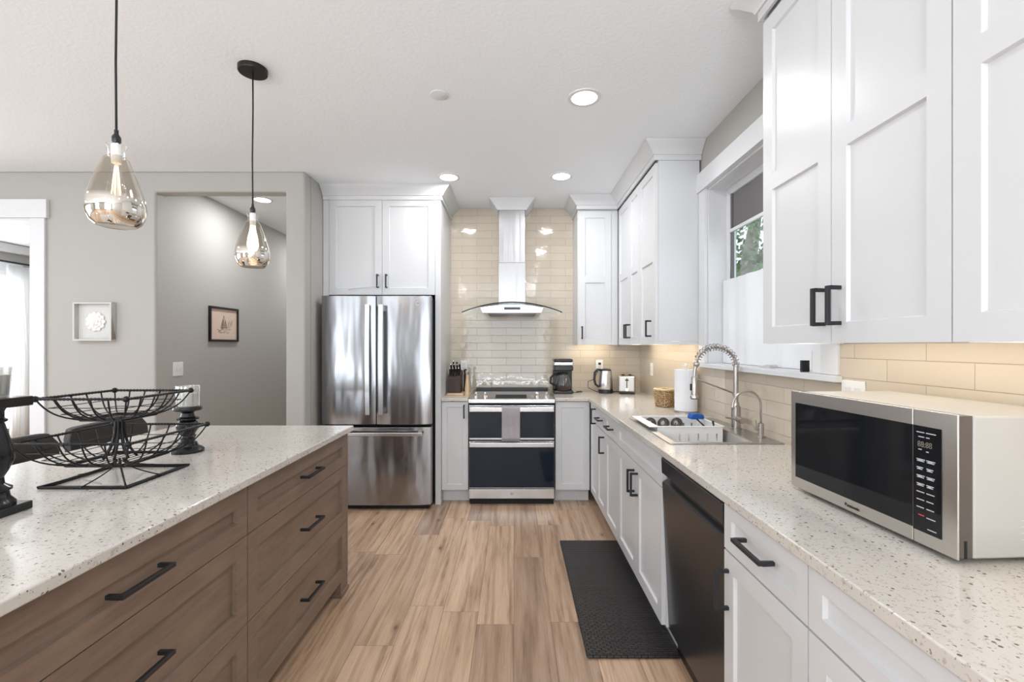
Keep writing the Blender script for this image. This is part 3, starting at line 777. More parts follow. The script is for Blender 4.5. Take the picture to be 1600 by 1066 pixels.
# ------------------------------------------------------------------ dishwasher
def dishwasher():
    t = thing('dishwasher', 'black stainless dishwasher between the sink cabinet and the near cabinet', 'dishwasher', (FX, 2.041, 0), R90); W = .600
    B().box(.004, W-.004, .05, .57, .10, .872).build('tub', 'rubber', t)
    # door slopes a little: not fully shut
    def yy(z, o=0): return .030-(z-.1)/.76*.034+o
    prof = [(yy(.105), .105), (yy(.755), .755), (yy(.762, .004), .762), (yy(.772, .022), .772), (yy(.795, .022), .795), (yy(.800, .0), .800), (yy(.862), .862), (yy(.868, .004), .868), (.045, .870), (.045, .105)]
    b = B(); b.prism(prof, .002, W-.002, 'X'); d = b.build('door', 'dwsteel', t, bev=.0015, ang=.4)
    b = B(); b.box(.02, W-.02, .002, .03, .8702, .8712); b.build('control_edge', 'silver', d)
    B().box(.002, W-.002, .07, .085, 0, .099).build('kick_plate', 'blackplastic', t)
dishwasher()

# ------------------------------------------------------------------ sink & rack
def sink():
    t = thing('kitchen_sink', 'stainless drop-in sink set in the right-hand worktop under the window', 'sink', (0, 0, TZ))
    x0, x1, y0, y1 = SX0+.004, SX1-.004, SY0+.004, SY1-.004
    RX0, RX1, RY0, RY1 = .712, 1.236, 2.087, 2.83
    b = grid([RX0, x0, x1, RX1], [RY0, y0, y1, RY1], .0006, .0045, {(1, 1)}); b.build('rim', 'sinksteel', t, bev=.001)
    b = B(); d = -.20; k = .012
    X = (x0, x1); Y = (y0, y1)
    tp = [(x0, y0, 0.0), (x1, y0, 0.0), (x1, y1, 0.0), (x0, y1, 0.0)]; bt = [(x0+k, y0+k, d), (x1-k, y0+k, d), (x1-k, y1-k, d), (x0+k, y1-k, d)]
    for i in range(4): b.quad(tp[i], tp[(i+1) % 4], bt[(i+1) % 4], bt[i])
    b.quad(*bt); o = b.build('basin', 'sinksteel', t, bev=.02, seg=3); md = o.modifiers.new('t', 'SOLIDIFY'); md.thickness = .0015; md.offset = 0
    B().lathe([(.045, d+.001), (.045, d+.003), (.03, d+.002), (.03, d+.001)], ((x0+x1)/2, (y0+y1)/2, 0), 24).build('drain', 'chrome', t)
sink()
def rack():
    RX0, RX1, RY0, RY1 = .762, 1.108, 2.43, 2.775; ZT = .938; ZB = .79
    t = thing('dish_rack', 'white plastic dish basket sitting in the sink', 'dish rack', ((RX0+RX1)/2, (RY0+RY1)/2, ZB-.06))
    cx, cy = t.location.x, t.location.y; zo = t.location.z
    a0, a1, c0, c1 = RX0-cx, RX1-cx, RY0-cy, RY1-cy; zt, zb = ZT-zo, ZB-zo
    b = B(); b.box(a0-.045, a1+.004, c0-.008, c0+.004, zt-.006, zt).box(a0-.045, a1+.004, c1-.004, c1+.008, zt-.006, zt)
    b.box(a0-.045, a0+.004, c0, c1, zt-.006, zt).box(a1-.004, a1+.012, c0, c1, zt-.006, zt); b.build('rim', 'whiteplastic', t, bev=.002)
    def wall(p, q, name='side'):
        p = Vector(p); q = Vector(q); u = (q-p); Ln = u.length; u.normalize(); n_ = Vector((-u.y, u.x, 0))*.0015; b = B()
        ns = 7; xs = [0]
        for i in range(ns): s0 = Ln*(i+.28)/ns; xs += [s0, s0+Ln*.20/ns]
        xs.append(Ln); zs = [zb, zb+.02, zb+.055, zb+.07, zt-.04, zt-.006]
        for i in range(len(xs)-1):
            for j in range(5):
                if i % 2 == 1 and j in (1, 3): continue
                A = p+u*xs[i]; C = p+u*xs[i+1]
                for s in (1, -1):
                    b.quad((A.x+n_.x*s, A.y+n_.y*s, zs[j]), (C.x+n_.x*s, C.y+n_.y*s, zs[j]), (C.x+n_.x*s, C.y+n_.y*s, zs[j+1]), (A.x+n_.x*s, A.y+n_.y*s, zs[j+1]))
        b.build(name, 'whiteplastic', t)
    wall((a0, c0, 0), (a1, c0, 0)); wall((a0, c1, 0), (a1, c1, 0)); wall((a0, c0, 0), (a0, c1, 0)); wall((a1, c0, 0), (a1, c1, 0))
    b = B()
    for i in range(14): x = a0+(a1-a0)*(i+.5)/14; b.box(x-.007, x+.007, c0, c1, zb, zb+.004)
    for i in range(5): y = c0+(c1-c0)*(i+.5)/5; b.box(a0, a1, y-.006, y+.006, zb, zb+.004)
    b.build('base', 'whiteplastic', t)
    for sx in (a0+.01, a1-.01):
        for sy in (c0+.01, c1-.01): B().box(sx-.006, sx+.006, sy-.006, sy+.006, -.0145, zb).build('foot', 'whiteplastic', t)
    lab = ['leftmost of three grey bowls standing on edge in the dish basket', 'middle of three grey bowls standing on edge in the dish basket', 'rightmost of three grey bowls standing on edge in the dish basket']
    for i in range(3):
        c = (.806+.078*i, 2.70, .906)
        b = B(); b.lathe([(.034, .0), (.034, .012), (.016, .022), (.013, .020), (.028, .010), (.017, .0)], (0, 0, 0), 28, 'Y', cap=False)
        r = tag(b.build('small_bowl', 'greyceramic', ang=1), lab[i], 'bowl', 'grey bowls in the dish basket'); r.location = c
    t2 = thing('dish_brush', 'blue scrubber resting on the rim of the white dish basket', 'scrubber', (1.06, 2.66, ZT+.001), .15)
    B().box(-.040, .040, -.02, .03, 0, .016).prism([(-.04, .016), (.04, .016), (.032, .028), (-.030, .034)], -.02, .03, 'Y').build('head', 'blue', t2, bev=.006, seg=3)
    b = B(); b.tube([(.0, .0, .002), (-.02, -.14, -.03), (-.02, -.19, -.06)], .005, 8); b.build('stem', 'blackplastic', t2)
    t3 = thing('fork', 'dark fork leaning in the near corner of the dish basket', 'cutlery', (1.075, 2.45, ZB+.006))
    B().tube([(0, 0, 0), (-.004, .0, .13), (-.008, .004, .165)], [.003, .003, .006], 8).build('handle', 'blackplastic', t3)
rack()

# faucets
def faucet():
    bx, by = 1.197, 2.467; z0 = TZ+.005
    t = thing('kitchen_faucet', 'tall brushed nickel spring-neck faucet behind the sink', 'faucet', (bx, by, z0))
    B().lathe([(.027, 0), (.027, .004), (.0235, .006), (.0235, .118), (.018, .124), (.016, .140), (.0125, .145), (.0125, .335), (.015, .337), (.015, .345)], (0, 0, 0), 28).build('body', 'nickel', t)
    # lever
    b = B(); b.cyl((.0, .0, .055), (.005, -.062, .050), .017, .017, 20); b.tube([(-.002, -.045, .052), (-.05, -.058, .063), (-.085, -.062, .068)], [.006, .005, .004], 10); b.build('lever', 'nickel', t)
    R = .108; zc = .335; arc = []
    for i in range(61):
        a = PI*i/60*.96; arc.append(Vector((-R+R*math.cos(a), 0, zc+.104*math.sin(a))))
    b = B(); b.tube(arc, .0075, 10); b.build('hose', 'nickel', t)
    turns = 17; cr = .0175; pts = []; n = turns*16
    for i in range(n+1):
        s = i/n*60*.93; k = min(int(s), 59); f = s-k; p = arc[k].lerp(arc[k+1], f); tg = (arc[k+1]-arc[k]).normalized(); nn = Vector((0, 1, 0)).cross(tg)
        a = 2*PI*turns*i/n; pts.append(p+nn*cr*math.cos(a)+Vector((0, cr*math.sin(a), 0)))
    b = B(); b.tube(pts, .0026, 6); b.build('spring', 'nickel', t)
    hx = -2*R; B().ball((hx+.003, 0, zc+.012), .017, 16).tube([(hx+.002, 0, zc+.01), (hx-.006, 0, zc-.02), (hx-.008, 0, zc-.055)], .0085, 12).build('elbow', 'nickel', t)
    sp = B().lathe([(.0135, zc-.055), (.0165, zc-.06), (.0165, zc-.155), (.0205, zc-.158), (.0225, zc-.170), (.018, zc-.178)], (hx-.008, 0, 0), 24).build('spray_head', 'nickel', t)
    B().box(hx-.030, hx-.0245, -.006, .006, zc-.13, zc-.095).build('button', 'blackplastic', sp)
    b = B(); b.cyl((0, 0, .185), (hx+.006, 0, .265), .0045, .0045, 10); b.lathe([(.017, .176), (.017, .194)], (0, 0, 0), 20); b.build('holder_arm', 'nickel', t)
    # filter tap
    t = thing('filter_faucet', 'small brushed nickel gooseneck tap beside the spring-neck faucet', 'faucet', (1.206, 2.235, z0))
    B().lathe([(.022, 0), (.022, .004), (.0145, .006), (.0145, .066), (.006, .070)], (0, 0, 0), 24).build('body', 'nickel', t)
    R = .068; pts = [(0, 0, .06), (0, 0, .15)]+[(-R+R*math.cos(a), 0, .155+R*math.sin(a)) for a in [PI*i/24*1.03 for i in range(25)]]+[(-2*R-.006, 0, .135)]
    B().tube(pts, .0052, 10).build('spout', 'nickel', t, ang=2)
    b = B(); b.cyl((-.012, 0, .042), (-.030, -.004, .042), .009, .009, 12); b.cyl((-.024, -.003, .042), (-.027, -.004, .085), .0035, .0028, 8); b.build('lever', 'nickel', t)
faucet()

# ------------------------------------------------------------------ microwave
def microwave():
    W, H, Dp = .517, .298, .325
    rz = math.atan2(-.5165, .028)
    t = thing('microwave', 'stainless steel countertop microwave oven with black glass door', 'microwave', (.878, 1.45, TZ), rz)
    B().box(.003, W-.003, .0365, Dp, .012, .012+H-.003).build('case', 'shell', t, bev=.006, seg=3)
    for x in (.05, W-.05):
        for y in (.07, Dp-.05): B().lathe([(.014, 0.0003), (.014, .0118)], (x, y, 0), 14).build('foot', 'blackplastic', t)
    z0, z1 = .012, .012+H; s = .809*W
    B().box(.004, W-.004, .0052, .036, z0+.003, z1-.003).build('door_edge', 'darkside', t)
    d = B().box(0, s-.0008, -.0, .005, z0, z1).build('door', 'warmsteel', t, bev=.002)
    p = B().box(s+.0008, W, -.0, .005, z0, z1).build('control_side', 'warmsteel', t, bev=.002)
    B().box(.044*W, s-.0008, -.0012, -.0001, .044, .274).build('door_glass', 'mwglass', d)
    cp = B().box(s+.0008, .936*W, -.0012, -.0001, .041, .274).build('control_panel', 'mwglass', t)
    text('brand_lettering', 'Panasonic', .0125, 'frameblack', d, (.425*W, -.0008, .0225), sx=1.0)
    B().box(W-.012-.004, W-.004+.0006, .018, .024, .014, .05).build('vent_slot', 'rubber', p)
    M['keytext'] = mat('white_print', (.42, .44, .47), .6); M['redtext'] = mat('red_print', (.6, .05, .05), .6); M['lcd'] = mat('dim_display_digits', (.16, .15, .12), .5)
    text('display_digits', '88:88', .018, 'lcd', cp, (s+.012, -.0016, .228), sx=.85)
    rnd = random.Random(2); x0 = s+.010; x1 = s+.037
    def ln(x, z, w2, two=False, nm='key_print', mm='keytext'):
        b = B(); b.box(x, x+w2, -.0018, -.0013, z, z+.0022)
        if two: b.box(x+.001, x+w2-.002, -.0018, -.0013, z-.0038, z-.0016).box(x+.004, x+w2-.006, -.0018, -.0013, z-.0017, z+.0001)
        b.build(nm, mm, cp)
    ln(x0, .259, .018); ln(x0+.022, .259, .022); ln(x0+.004, .249, .014); ln(x0+.022, .249, .008); ln(x0+.004, .221, .008); ln(x0+.022, .218, .006)
    for r, z in enumerate((.199, .181, .163, .145, .127, .110, .093)):
        for x in (x0, x1-.004): ln(x, z, .018+rnd.uniform(-.003, .002), r < 4)
    ln(x1-.004, .074, .020); ln(x1-.002, .050, .020); ln(x0+.004, .076, .014, False, 'stop_print', 'redtext')
    b = B()
    for i in range(4): b.box(W-.0032, W-.0026, .14, .30, .05+i*.013, .052+i*.013)
    b.build('side_vents', 'silver', t)
microwave()

# ------------------------------------------------------------------ small appliances
def coffee():
    t = thing('coffee_maker', 'black and steel drip coffee maker with glass carafe, right of the range', 'coffee maker', (.463, 4.33, TZ+.0005))
    B().box(-.09, .09, -.075, .10, 0, .03).box(-.09, .09, .03, .10, .03, .215).build('base', 'blackplastic', t, bev=.008)
    B().box(-.09, .09, -.075, .10, .215, .262).build('filter_housing', 'blackplastic', t, bev=.01)
    B().box(-.091, .091, -.077, .10, .262, .298).build('steel_band', 'steel', t, bev=.01)
    B().box(-.088, .088, -.074, .098, .298, .325).build('lid', 'blackplastic', t, bev=.012, seg=3)
    c = B().lathe([(.050, .032), (.066, .040), (.072, .085), (.062, .135), (.048, .165), (.050, .178)], (.0, -.02, 0), 28, cap=False).build('carafe', 'glass', t)
    B().lathe([(.051, .176), (.053, .190), (.045, .196)], (.0, -.02, 0), 24).build('carafe_lid', 'blackplastic', c)
    B().lathe([(.063, .0325), (.069, .044), (.071, .062)], (.0, -.02, 0), 24).build('coffee', 'darkwood', c)
    b = B(); b.tube([(-.05, -.03, .180), (-.095, -.04, .175), (-.118, -.045, .150), (-.122, -.045, .10), (-.085, -.035, .082), (-.066, -.03, .08)], .010, 8); b.build('carafe_handle', 'blackplastic', c)
    o = B().tube([(0, 0, 0), (.02, -.02, 0), (.06, -.015, .004), (.085, .0, .004), (.06, .02, 0), (.03, .01, .006), (.06, -.004, .01), (.08, .005, .01)], .0035, 6).build('power_cord', 'cord', t); o.location = (.10, .02, .006)
coffee()
def kettle():
    t = thing('electric_kettle', 'steel electric kettle with black handle and base', 'kettle', (.870, 4.345, TZ+.0005))
    B().lathe([(.068, 0), (.070, .008), (.068, .034), (.060, .036)], (0, 0, 0), 32).build('base', 'blackplastic', t)
    B().lathe([(.064, .037), (.068, .05), (.067, .10), (.059, .19), (.055, .212)], (0, 0, 0), 32).build('body', 'steel', t)
    B().lathe([(.054, .213), (.050, .225), (.02, .232)], (0, 0, 0), 28).build('lid', 'blackplastic', t)
    b = B(); b.tube([(-.045, -.01, .218), (-.080, -.012, .222), (-.103, -.012, .195), (-.108, -.012, .13), (-.098, -.012, .085), (-.068, -.01, .060)], [.012, .013, .012, .012, .011, .010], 10); b.build('handle', 'blackplastic', t, ang=2)
    B().prism([(.040, .205), (.074, .213), (.055, .18)], -.015, .015, 'Y').build('spout', 'steel', t)
    b = B(); b.tube([(-.065, .03, .006), (-.10, .04, .02), (-.155, .07, .045), (-.15, .10, .10), (-.10, .13, .115), (-.06, .17, .16), (-.028, .19, .215)], .003, 6); b.build('power_cord', 'cord', t, ang=2)
kettle()
def toaster():
    t = thing('toaster', 'brushed steel two-slice toaster in the back corner', 'toaster', (1.065, 4.33, TZ+.0005), math.radians(-12))
    B().box(-.078, .078, -.11, .12, .018, .172).build('body', 'sinksteel', t, bev=.018, seg=4)
    B().box(-.074, .074, -.105, .115, .010, .0175).build('base', 'blackplastic', t)
    for x in (-.06, .06):
        for y in (-.09, .10): B().lathe([(.010, 0), (.010, .0098)], (x, y, 0), 12).build('foot', 'blackplastic', t)
    b = B(); b.box(-.045, -.018, -.085, .095, .1722, .1732).box(.018, .045, -.085, .095, .1722, .1732); b.build('bread_slots', 'rubber', t)
    B().box(-.004, .004, -.1125, -.1102, .05, .15).build('lever_slot', 'rubber', t)
    B().box(-.016, .016, -.125, -.1128, .125, .138).build('lever', 'blackplastic', t, bev=.003)
    B().lathe([(.013, -.128), (.013, -.1103)], (.0, 0, .045), 20, 'Y').build('dial', 'chrome', t)
    b = B(); b.tube([(-.07, .0, .012), (-.10, .01, .012), (-.122, .02, .006)], .006, 8); b.build('plug_cord', 'cord', t)
toaster()
def knife_block():
    bd = B().box(-.609, -.455, 4.13, 4.45, TZ+.0005, TZ+.016).build('cutting_board', 'lightwood', bev=.005)
    tag(bd, 'small light wooden board under the knife block', 'cutting board')
    t = thing('knife_block', 'dark wooden knife block full of black-handled knives, beside the refrigerator panel', 'knife block', (-.546, 4.26, TZ+.0165))
    B().prism([(-.06, 0), (.11, 0), (.13, .20), (.06, .205), (-.07, .14)], -.058, .058, 'X').build('block', 'darkwood', t, bev=.005)
    lab = 'black-handled knife in the block beside the refrigerator panel'
    for i, (x, y, z) in enumerate([(-.038, -.035, .172), (-.012, -.035, .172), (.016, -.035, .172), (.040, -.03, .175), (-.036, .02, .205), (-.008, .02, .205), (.020, .02, .205), (.042, .03, .21), (-.02, .065, .23), (.012, .065, .23)]):
        k = thing('kitchen_knife', lab, 'knife', (t.location.x+x, t.location.y+y, t.location.z+z-.03), 0, 'knives in the block')
        dr = Vector((0, -.50, .86)).normalized()
        if i == 0:
            B().tube([(0, .0, .0), tuple(dr*.02)], .0085, 8).build('bolster', 'chrome', k)
            B().tube([tuple(dr*.0205), tuple(dr*.05), tuple(dr*.095)], [.008, .0095, .0085], 8).build('grip', 'blackplastic', k)
            B().ball(tuple(dr*.097), .0085, 8).build('end_cap', 'chrome', k); k0 = k
        else:
            for ch in k0.children:
                c = ch.copy(); COL.objects.link(c); c.parent = k
    t = thing('pepper_mill', 'tall dark bottle-shaped mill between knife block and range', 'pepper mill', (-.462, 4.36, TZ+.0165))
    B().lathe([(.022, 0), (.022, .02), (.016, .06), (.017, .15), (.012, .175)], (0, 0, 0), 20).build('body', 'darkwood', t)
    B().lathe([(.014, .176), (.019, .19), (.016, .205), (.006, .212)], (0, 0, 0), 20).build('head', 'darkwood', t)
    t = thing('pepper_mill', 'tall light wooden mill at the left edge of the range', 'pepper mill', (-.425, 4.17, TZ+.0005))
    B().lathe([(.026, 0), (.026, .02), (.020, .035), (.024, .055), (.019, .09), (.012, .15), (.010, .19)], (0, 0, 0), 24).build('body', 'lightwood', t)
    B().lathe([(.012, .1905), (.018, .20), (.019, .212), (.012, .224)], (0, 0, 0), 24).build('head', 'chrome', t)
knife_block()
def towel_roll():
    t = thing('paper_towel_holder', 'white roll of paper towel standing by the faucet', 'paper towel', (1.165, 3.10, TZ+.0005))
    B().lathe([(.074, 0), (.074, .010), (.070, .012)], (0, 0, 0), 32).build('base', 'nickel', t)
    B().lathe([(.020, .013), (.0735, .013), (.0735, .288), (.020, .288)], (0, 0, 0), 48, cap=False).build('paper_roll', 'paper', t)
    B().lathe([(.006, .0125), (.006, .305), (.011, .310), (.011, .325), (.004, .332)], (0, 0, 0), 16).build('rod', 'whiteplastic', t)
towel_roll()
def basket():
    t = thing('wicker_basket', 'small square wicker basket beside the paper towel roll', 'basket', (1.118, 3.38, TZ+.0005), math.radians(28)); a = .050; h = .135
    b = B(); rows = 14; n = 64
    def pt(s, k, r_, a_=a):
        s = s % 4; side = int(s); u = (s-side)*2-1; A = a_+.006*k
        p = {0: (u*A, -A), 1: (A, u*A), 2: (-u*A, A), 3: (-A, -u*A)}[side]
        nx = {0: (0, -1), 1: (1, 0), 2: (0, 1), 3: (-1, 0)}[side]
        return (p[0]+nx[0]*r_, p[1]+nx[1]*r_)
    for j in range(rows):
        k = j/rows; z = .006+(h-.02)*k
        pts = []
        for i in range(n):
            x, y = pt(4*i/n, k, .0045*math.sin(i*PI/2+j*PI)); pts.append((x, y, z))
        b.tube(pts, .0038, 6, closed=True)
    b.build('woven_body', 'wicker', t, ang=2)
    b = B(); pts = [(*pt(4*i/48, 1, 0), h-.008+.002*math.sin(i*1.5)) for i in range(48)]; b.tube(pts, .008, 8, closed=True)
    b.build('rim', 'wicker2', t, ang=2)
    B().box(-a+.003, a-.003, -a+.003, a-.003, .001, .006).build('bottom', 'wicker', t)
    o = B().box(-.03, .03, -.03, .03, 0, .02).build('folded_cloth', 'curtain', bev=.008); o.location = (1.118, 3.38, TZ+.008)
    tag(o, 'pale folded cloth lying inside the wicker basket', 'cloth')
basket()

# plates on walls
def outlet(label, loc, rz, n=1, kind='outlet'):
    t = thing('wall_outlet' if kind == 'outlet' else 'light_switch', label, 'outlet' if kind == 'outlet' else 'switch', loc, rz)
    w_ = .07+.046*(n-1)
    B().box(-w_/2, w_/2, -.006, -.0004, -.058, .058).build('cover_plate', 'whiteplastic', t, bev=.002)
    for i in range(n):
        x = (i-(n-1)/2)*.046
        if kind == 'outlet':
            for z in (-.02, .02): B().box(x-.015, x+.015, -.0078, -.0062, z-.013, z+.013).build('socket', 'trim', t, bev=.001)
        else: B().box(x-.005, x+.005, -.014, -.0062, -.011, .011).build('toggle', 'trim', t, bev=.001)
    return t
o = outlet('white outlet on the tiled back wall behind the kettle', (.850, YB, 1.165), 0)
b = B(); b.box(-.011, .011, -.024, -.008, .01, .032); b.build('plug', 'blackplastic', o)
outlet('white outlet on the tiled side wall near the back corner', (XR-.01, 4.16, 1.15), R90)
outlet('white outlet on the tiled back wall behind the knife block', (-.495, YB, 1.16), 0)
outlet('white double outlet on the side wall behind the microwave', (XR-.01, 1.688, 1.178), R90, 2)
outlet('white double light switch on the grey hall wall', (HX0, 3.82, 1.17), PI/2, 2, 'switch')

# ------------------------------------------------------------------ things on the island
def turned(label, loc, prof, square, top, m='ebony'):
    t = thing('candle_holder', label, 'candle holder', loc)
    B().lathe(prof, (0, 0, 0), 32).build('column', m, t, ang=.5)
    if square:
        B().box(-.055, .055, -.055, .055, 0, .022).build('base', m, t, bev=.003); B().box(-.056, .056, -.056, .056, top, top+.026).build('top_plate', m, t, bev=.003)
    return t
Z = TZ+.0006
turned('large black turned candle holder with square plates, cut by the left edge', (-1.392, 1.218, Z),
       [(.047, .022), (.047, .030), (.036, .045), (.034, .060), (.040, .064), (.040, .070), (.026, .080), (.024, .098), (.033, .115), (.044, .145), (.044, .165), (.032, .215), (.026, .24), (.025, .244), (.031, .248), (.031, .253), (.025, .257), (.025, .275), (.030, .286)], True, .286)
t = thing('glass_candle_cup', 'frosted pale cup on top of the large candle holder at the left edge', 'candle cup', (-1.392, 1.218, Z+.3125))
B().lathe([(.033, 0), (.034, .003), (.0405, .082), (.038, .082), (.032, .006)], (0, 0, 0), 32, cap=False).build('cup', 'hurricane', t)
B().lathe([(.031, .0005), (.036, .06)], (0, 0, 0), 24).build('candle', 'porcelain', t)
turned('smaller black turned candle holder beyond the wire basket stand', (-1.386, 1.945, Z),
       [(.060, 0), (.060, .010), (.052, .018), (.038, .026), (.033, .040), (.026, .044), (.026, .060), (.030, .064), (.025, .070), (.029, .082), (.041, .100), (.042, .112), (.034, .128), (.028, .134), (.040, .138), (.040, .144), (.026, .150), (.022, .165), (.028, .172), (.050, .176), (.053, .182), (.050, .192)], False, 0)
t = thing('glass_candle_cup', 'crackled pale glass cup on the smaller black candle holder', 'candle cup', (-1.386, 1.945, Z+.1925))
B().lathe([(.040, 0), (.042, .004), (.0425, .088), (.040, .088), (.039, .006)], (0, 0, 0), 32, cap=False).build('cup', 'hurricane', t)
B().lathe([(.034, .0005), (.034, .055)], (0, 0, 0), 24).build('candle', 'porcelain', t)

def basket_stand():
    cx, cy = -1.356, 1.575
    t = thing('tiered_basket_stand', 'two-tier square black wire basket stand on the island', 'basket stand', (cx, cy, Z))
    def twist(pts, r):       # rope-like wire
        out = []; b = B()
        for a, c in zip(pts, pts[1:]+pts[:1]):
            a, c = Vector(a), Vector(c); n = max(2, int((c-a).length/.006))
            for k in range(n):
                out.append((a.lerp(c, k/n), r*(1.25 if k % 2 else .8)))
        b.tube([p for p, _ in out], [q for _, q in out], 6, closed=True); return b
    def basket(half, hb, z0, z1, name, nper=5):
        top = [(-half, -half, z1), (half, -half, z1), (half, half, z1), (-half, half, z1)]
        tw = twist(top, .0042)
        for c in top: tw.ball(c, .010, 10)
        o = tw.build('rim', 'iron', t, ang=2)
        b = B()
        for s in range(4):
            A = Vector(top[s]); C = Vector(top[(s+1) % 4])
            a = Vector((A.x/half*hb, A.y/half*hb, z0)); c = Vector((C.x/half*hb, C.y/half*hb, z0))
            for i in range(nper+1):
                if i == nper: continue
                u = i/nper; T = A.lerp(C, u); Q = a.lerp(c, u)
                pts = []
                for k in range(9):
                    v = k/8; h = v**1.0
                    p = T.lerp(Q, 1-(1-v)**1.0); sag = math.sin(PI*v)*.16*(z1-z0)
                    bow = .22*math.sin(PI*v)*(z1-z0)
                    d = (T-Q); d.z = 0
                    if d.length > 1e-6: d.normalize()
                    pts.append(p+d*bow*.6-Vector((0, 0, sag)))
                b.tube(pts, .0026, 5)
            for v in (.28, .55, .8):
                P = A.lerp(a, v)-Vector((0, 0, math.sin(PI*v)*.16*(z1-z0))); Q = C.lerp(c, v)-Vector((0, 0, math.sin(PI*v)*.16*(z1-z0)))
                b.tube([P, Q], .0014, 5)
        b.build('wire_mesh', 'iron', t, ang=2)
        b = B(); k = .010
        for s in range(4):
            b.tube([(-hb, -hb, z0), (hb, -hb, z0)] if s == 0 else [(hb, -hb, z0), (hb, hb, z0)] if s == 1 else [(hb, hb, z0), (-hb, hb, z0)] if s == 2 else [(-hb, hb, z0), (-hb, -hb, z0)], .0055, 6)
        for i in range(-3, 4): b.tube([(hb*i/4, -hb, z0), (hb*i/4, hb, z0)], .0014, 5)
        b.build('bottom_frame', 'iron', t)
    h = .14
    b = B(); b.box(-h, h, -h, -h+.016, 0, .007).box(-h, h, h-.016, h, 0, .007).box(-h, -h+.016, -h+.016, h-.016, 0, .007).box(h-.016, h, -h+.016, h-.016, 0, .007)
    b.build('base_frame', 'iron', t, bev=.001)
    b = B()
    for i in range(8):
        a = PI/4*i+PI/4; f = math.sqrt(2) if i % 2 == 0 else 1; R = (h-.008)*f
        pts = [(R*(1-v)**2.2*math.cos(a)+.012*math.cos(a), R*(1-v)**2.2*math.sin(a)+.012*math.sin(a), .006+.056*v) for v in [k/10 for k in range(11)]]
        b.tube(pts, .0032 if i % 2 == 0 else .0022, 6)
    b.build('base_wires', 'iron', t, ang=2)
    b = B()
    for i in range(8):
        a = PI/4*i+PI/8
        pts = [((.012+.036*(1-v)**3)*math.cos(a), (.012+.036*(1-v)**3)*math.sin(a), .068+.137*v) for v in [k/10 for k in range(11)]]
        b.tube(pts, .004, 6)
    b.build('stem', 'iron', t, ang=2)
    basket(.18, .095, .062, .150, 'lower'); basket(.143, .070, .206, .283, 'upper')
basket_stand()

# ------------------------------------------------------------------ pictures
def shadow_box():
    t = thing('shadow_box', 'pale square shadow-box frame with a white flower, on the wall left of the hall opening', 'picture frame', (-3.268, YP-.0005, 1.552)); a = .150; d = .042; f = .014
    b = B(); b.box(-a, a, -d, 0, a-f, a).box(-a, a, -d, 0, -a, -a+f).box(-a, -a+f, -d, 0, -a+f, a-f).box(a-f, a, -d, 0, -a+f, a-f); b.build('frame', 'silver', t, bev=.001)
    B().box(-a+f, a-f, -.006, -.001, -a+f, a-f).build('backing', 'mount', t)
    b = B(); rnd = random.Random(1)
    for ring, (n, R) in enumerate(((11, .060), (8, .040), (5, .020), (1, 0))):
        for i in range(n):
            an = 2*PI*i/n+ring*.3; c = (R*math.cos(an), -.012-.006*ring, R*math.sin(an)); b.ball(c, .019, 8, (1, .35, 1))
    b.build('flower', 'porcelain', t)
shadow_box()
def picture():
    t = thing('framed_drawing', 'small black-framed sketch on peach paper, on the grey hall wall', 'picture', (HX0+.0005, 4.42, 1.568), PI/2); a = .218; h = .165; f = .020
    b = B(); b.box(-a, a, -.02, 0, h-f, h).box(-a, a, -.02, 0, -h, -h+f).box(-a, -a+f, -.02, 0, -h+f, h-f).box(a-f, a, -.02, 0, -h+f, h-f); b.build('frame', 'frameblack', t, bev=.001)
    p = B().box(-a+f, a-f, -.008, -.001, -h+f, h-f).build('paper', 'artpaper', t)
    b = B(); rnd = random.Random(4)
    def st(x0, z0, x1, z1, w=.0022):
        d = Vector((x1-x0, 0, z1-z0)); n = Vector((-d.z, 0, d.x)).normalized()*w; y = -.0085
        b.quad((x0-n.x, y, z0-n.z), (x1-n.x, y, z1-n.z), (x1+n.x, y, z1+n.z), (x0+n.x, y, z0+n.z))
    st(-.01, -.06, -.005, .09); st(-.005, .085, -.055, -.03); st(-.005, .085, .045, -.03); st(-.055, -.03, .045, -.03)
    for i in range(26):
        x = rnd.uniform(-.09, .09); z = rnd.uniform(-.085, -.03); st(x, z, x+rnd.uniform(-.05, .05), z+rnd.uniform(-.012, .018), .0014)
    for i in range(22):
        x = rnd.uniform(-.05, .05); st(x, rnd.uniform(-.06, -.02), x*.5, rnd.uniform(0, .05), .0012)
    for i in range(10):
        x = rnd.uniform(.05, .13); st(x, rnd.uniform(-.03, 0), x+.02, rnd.uniform(.01, .05), .0012)
    b.build('sketch', 'ink', t)
picture()

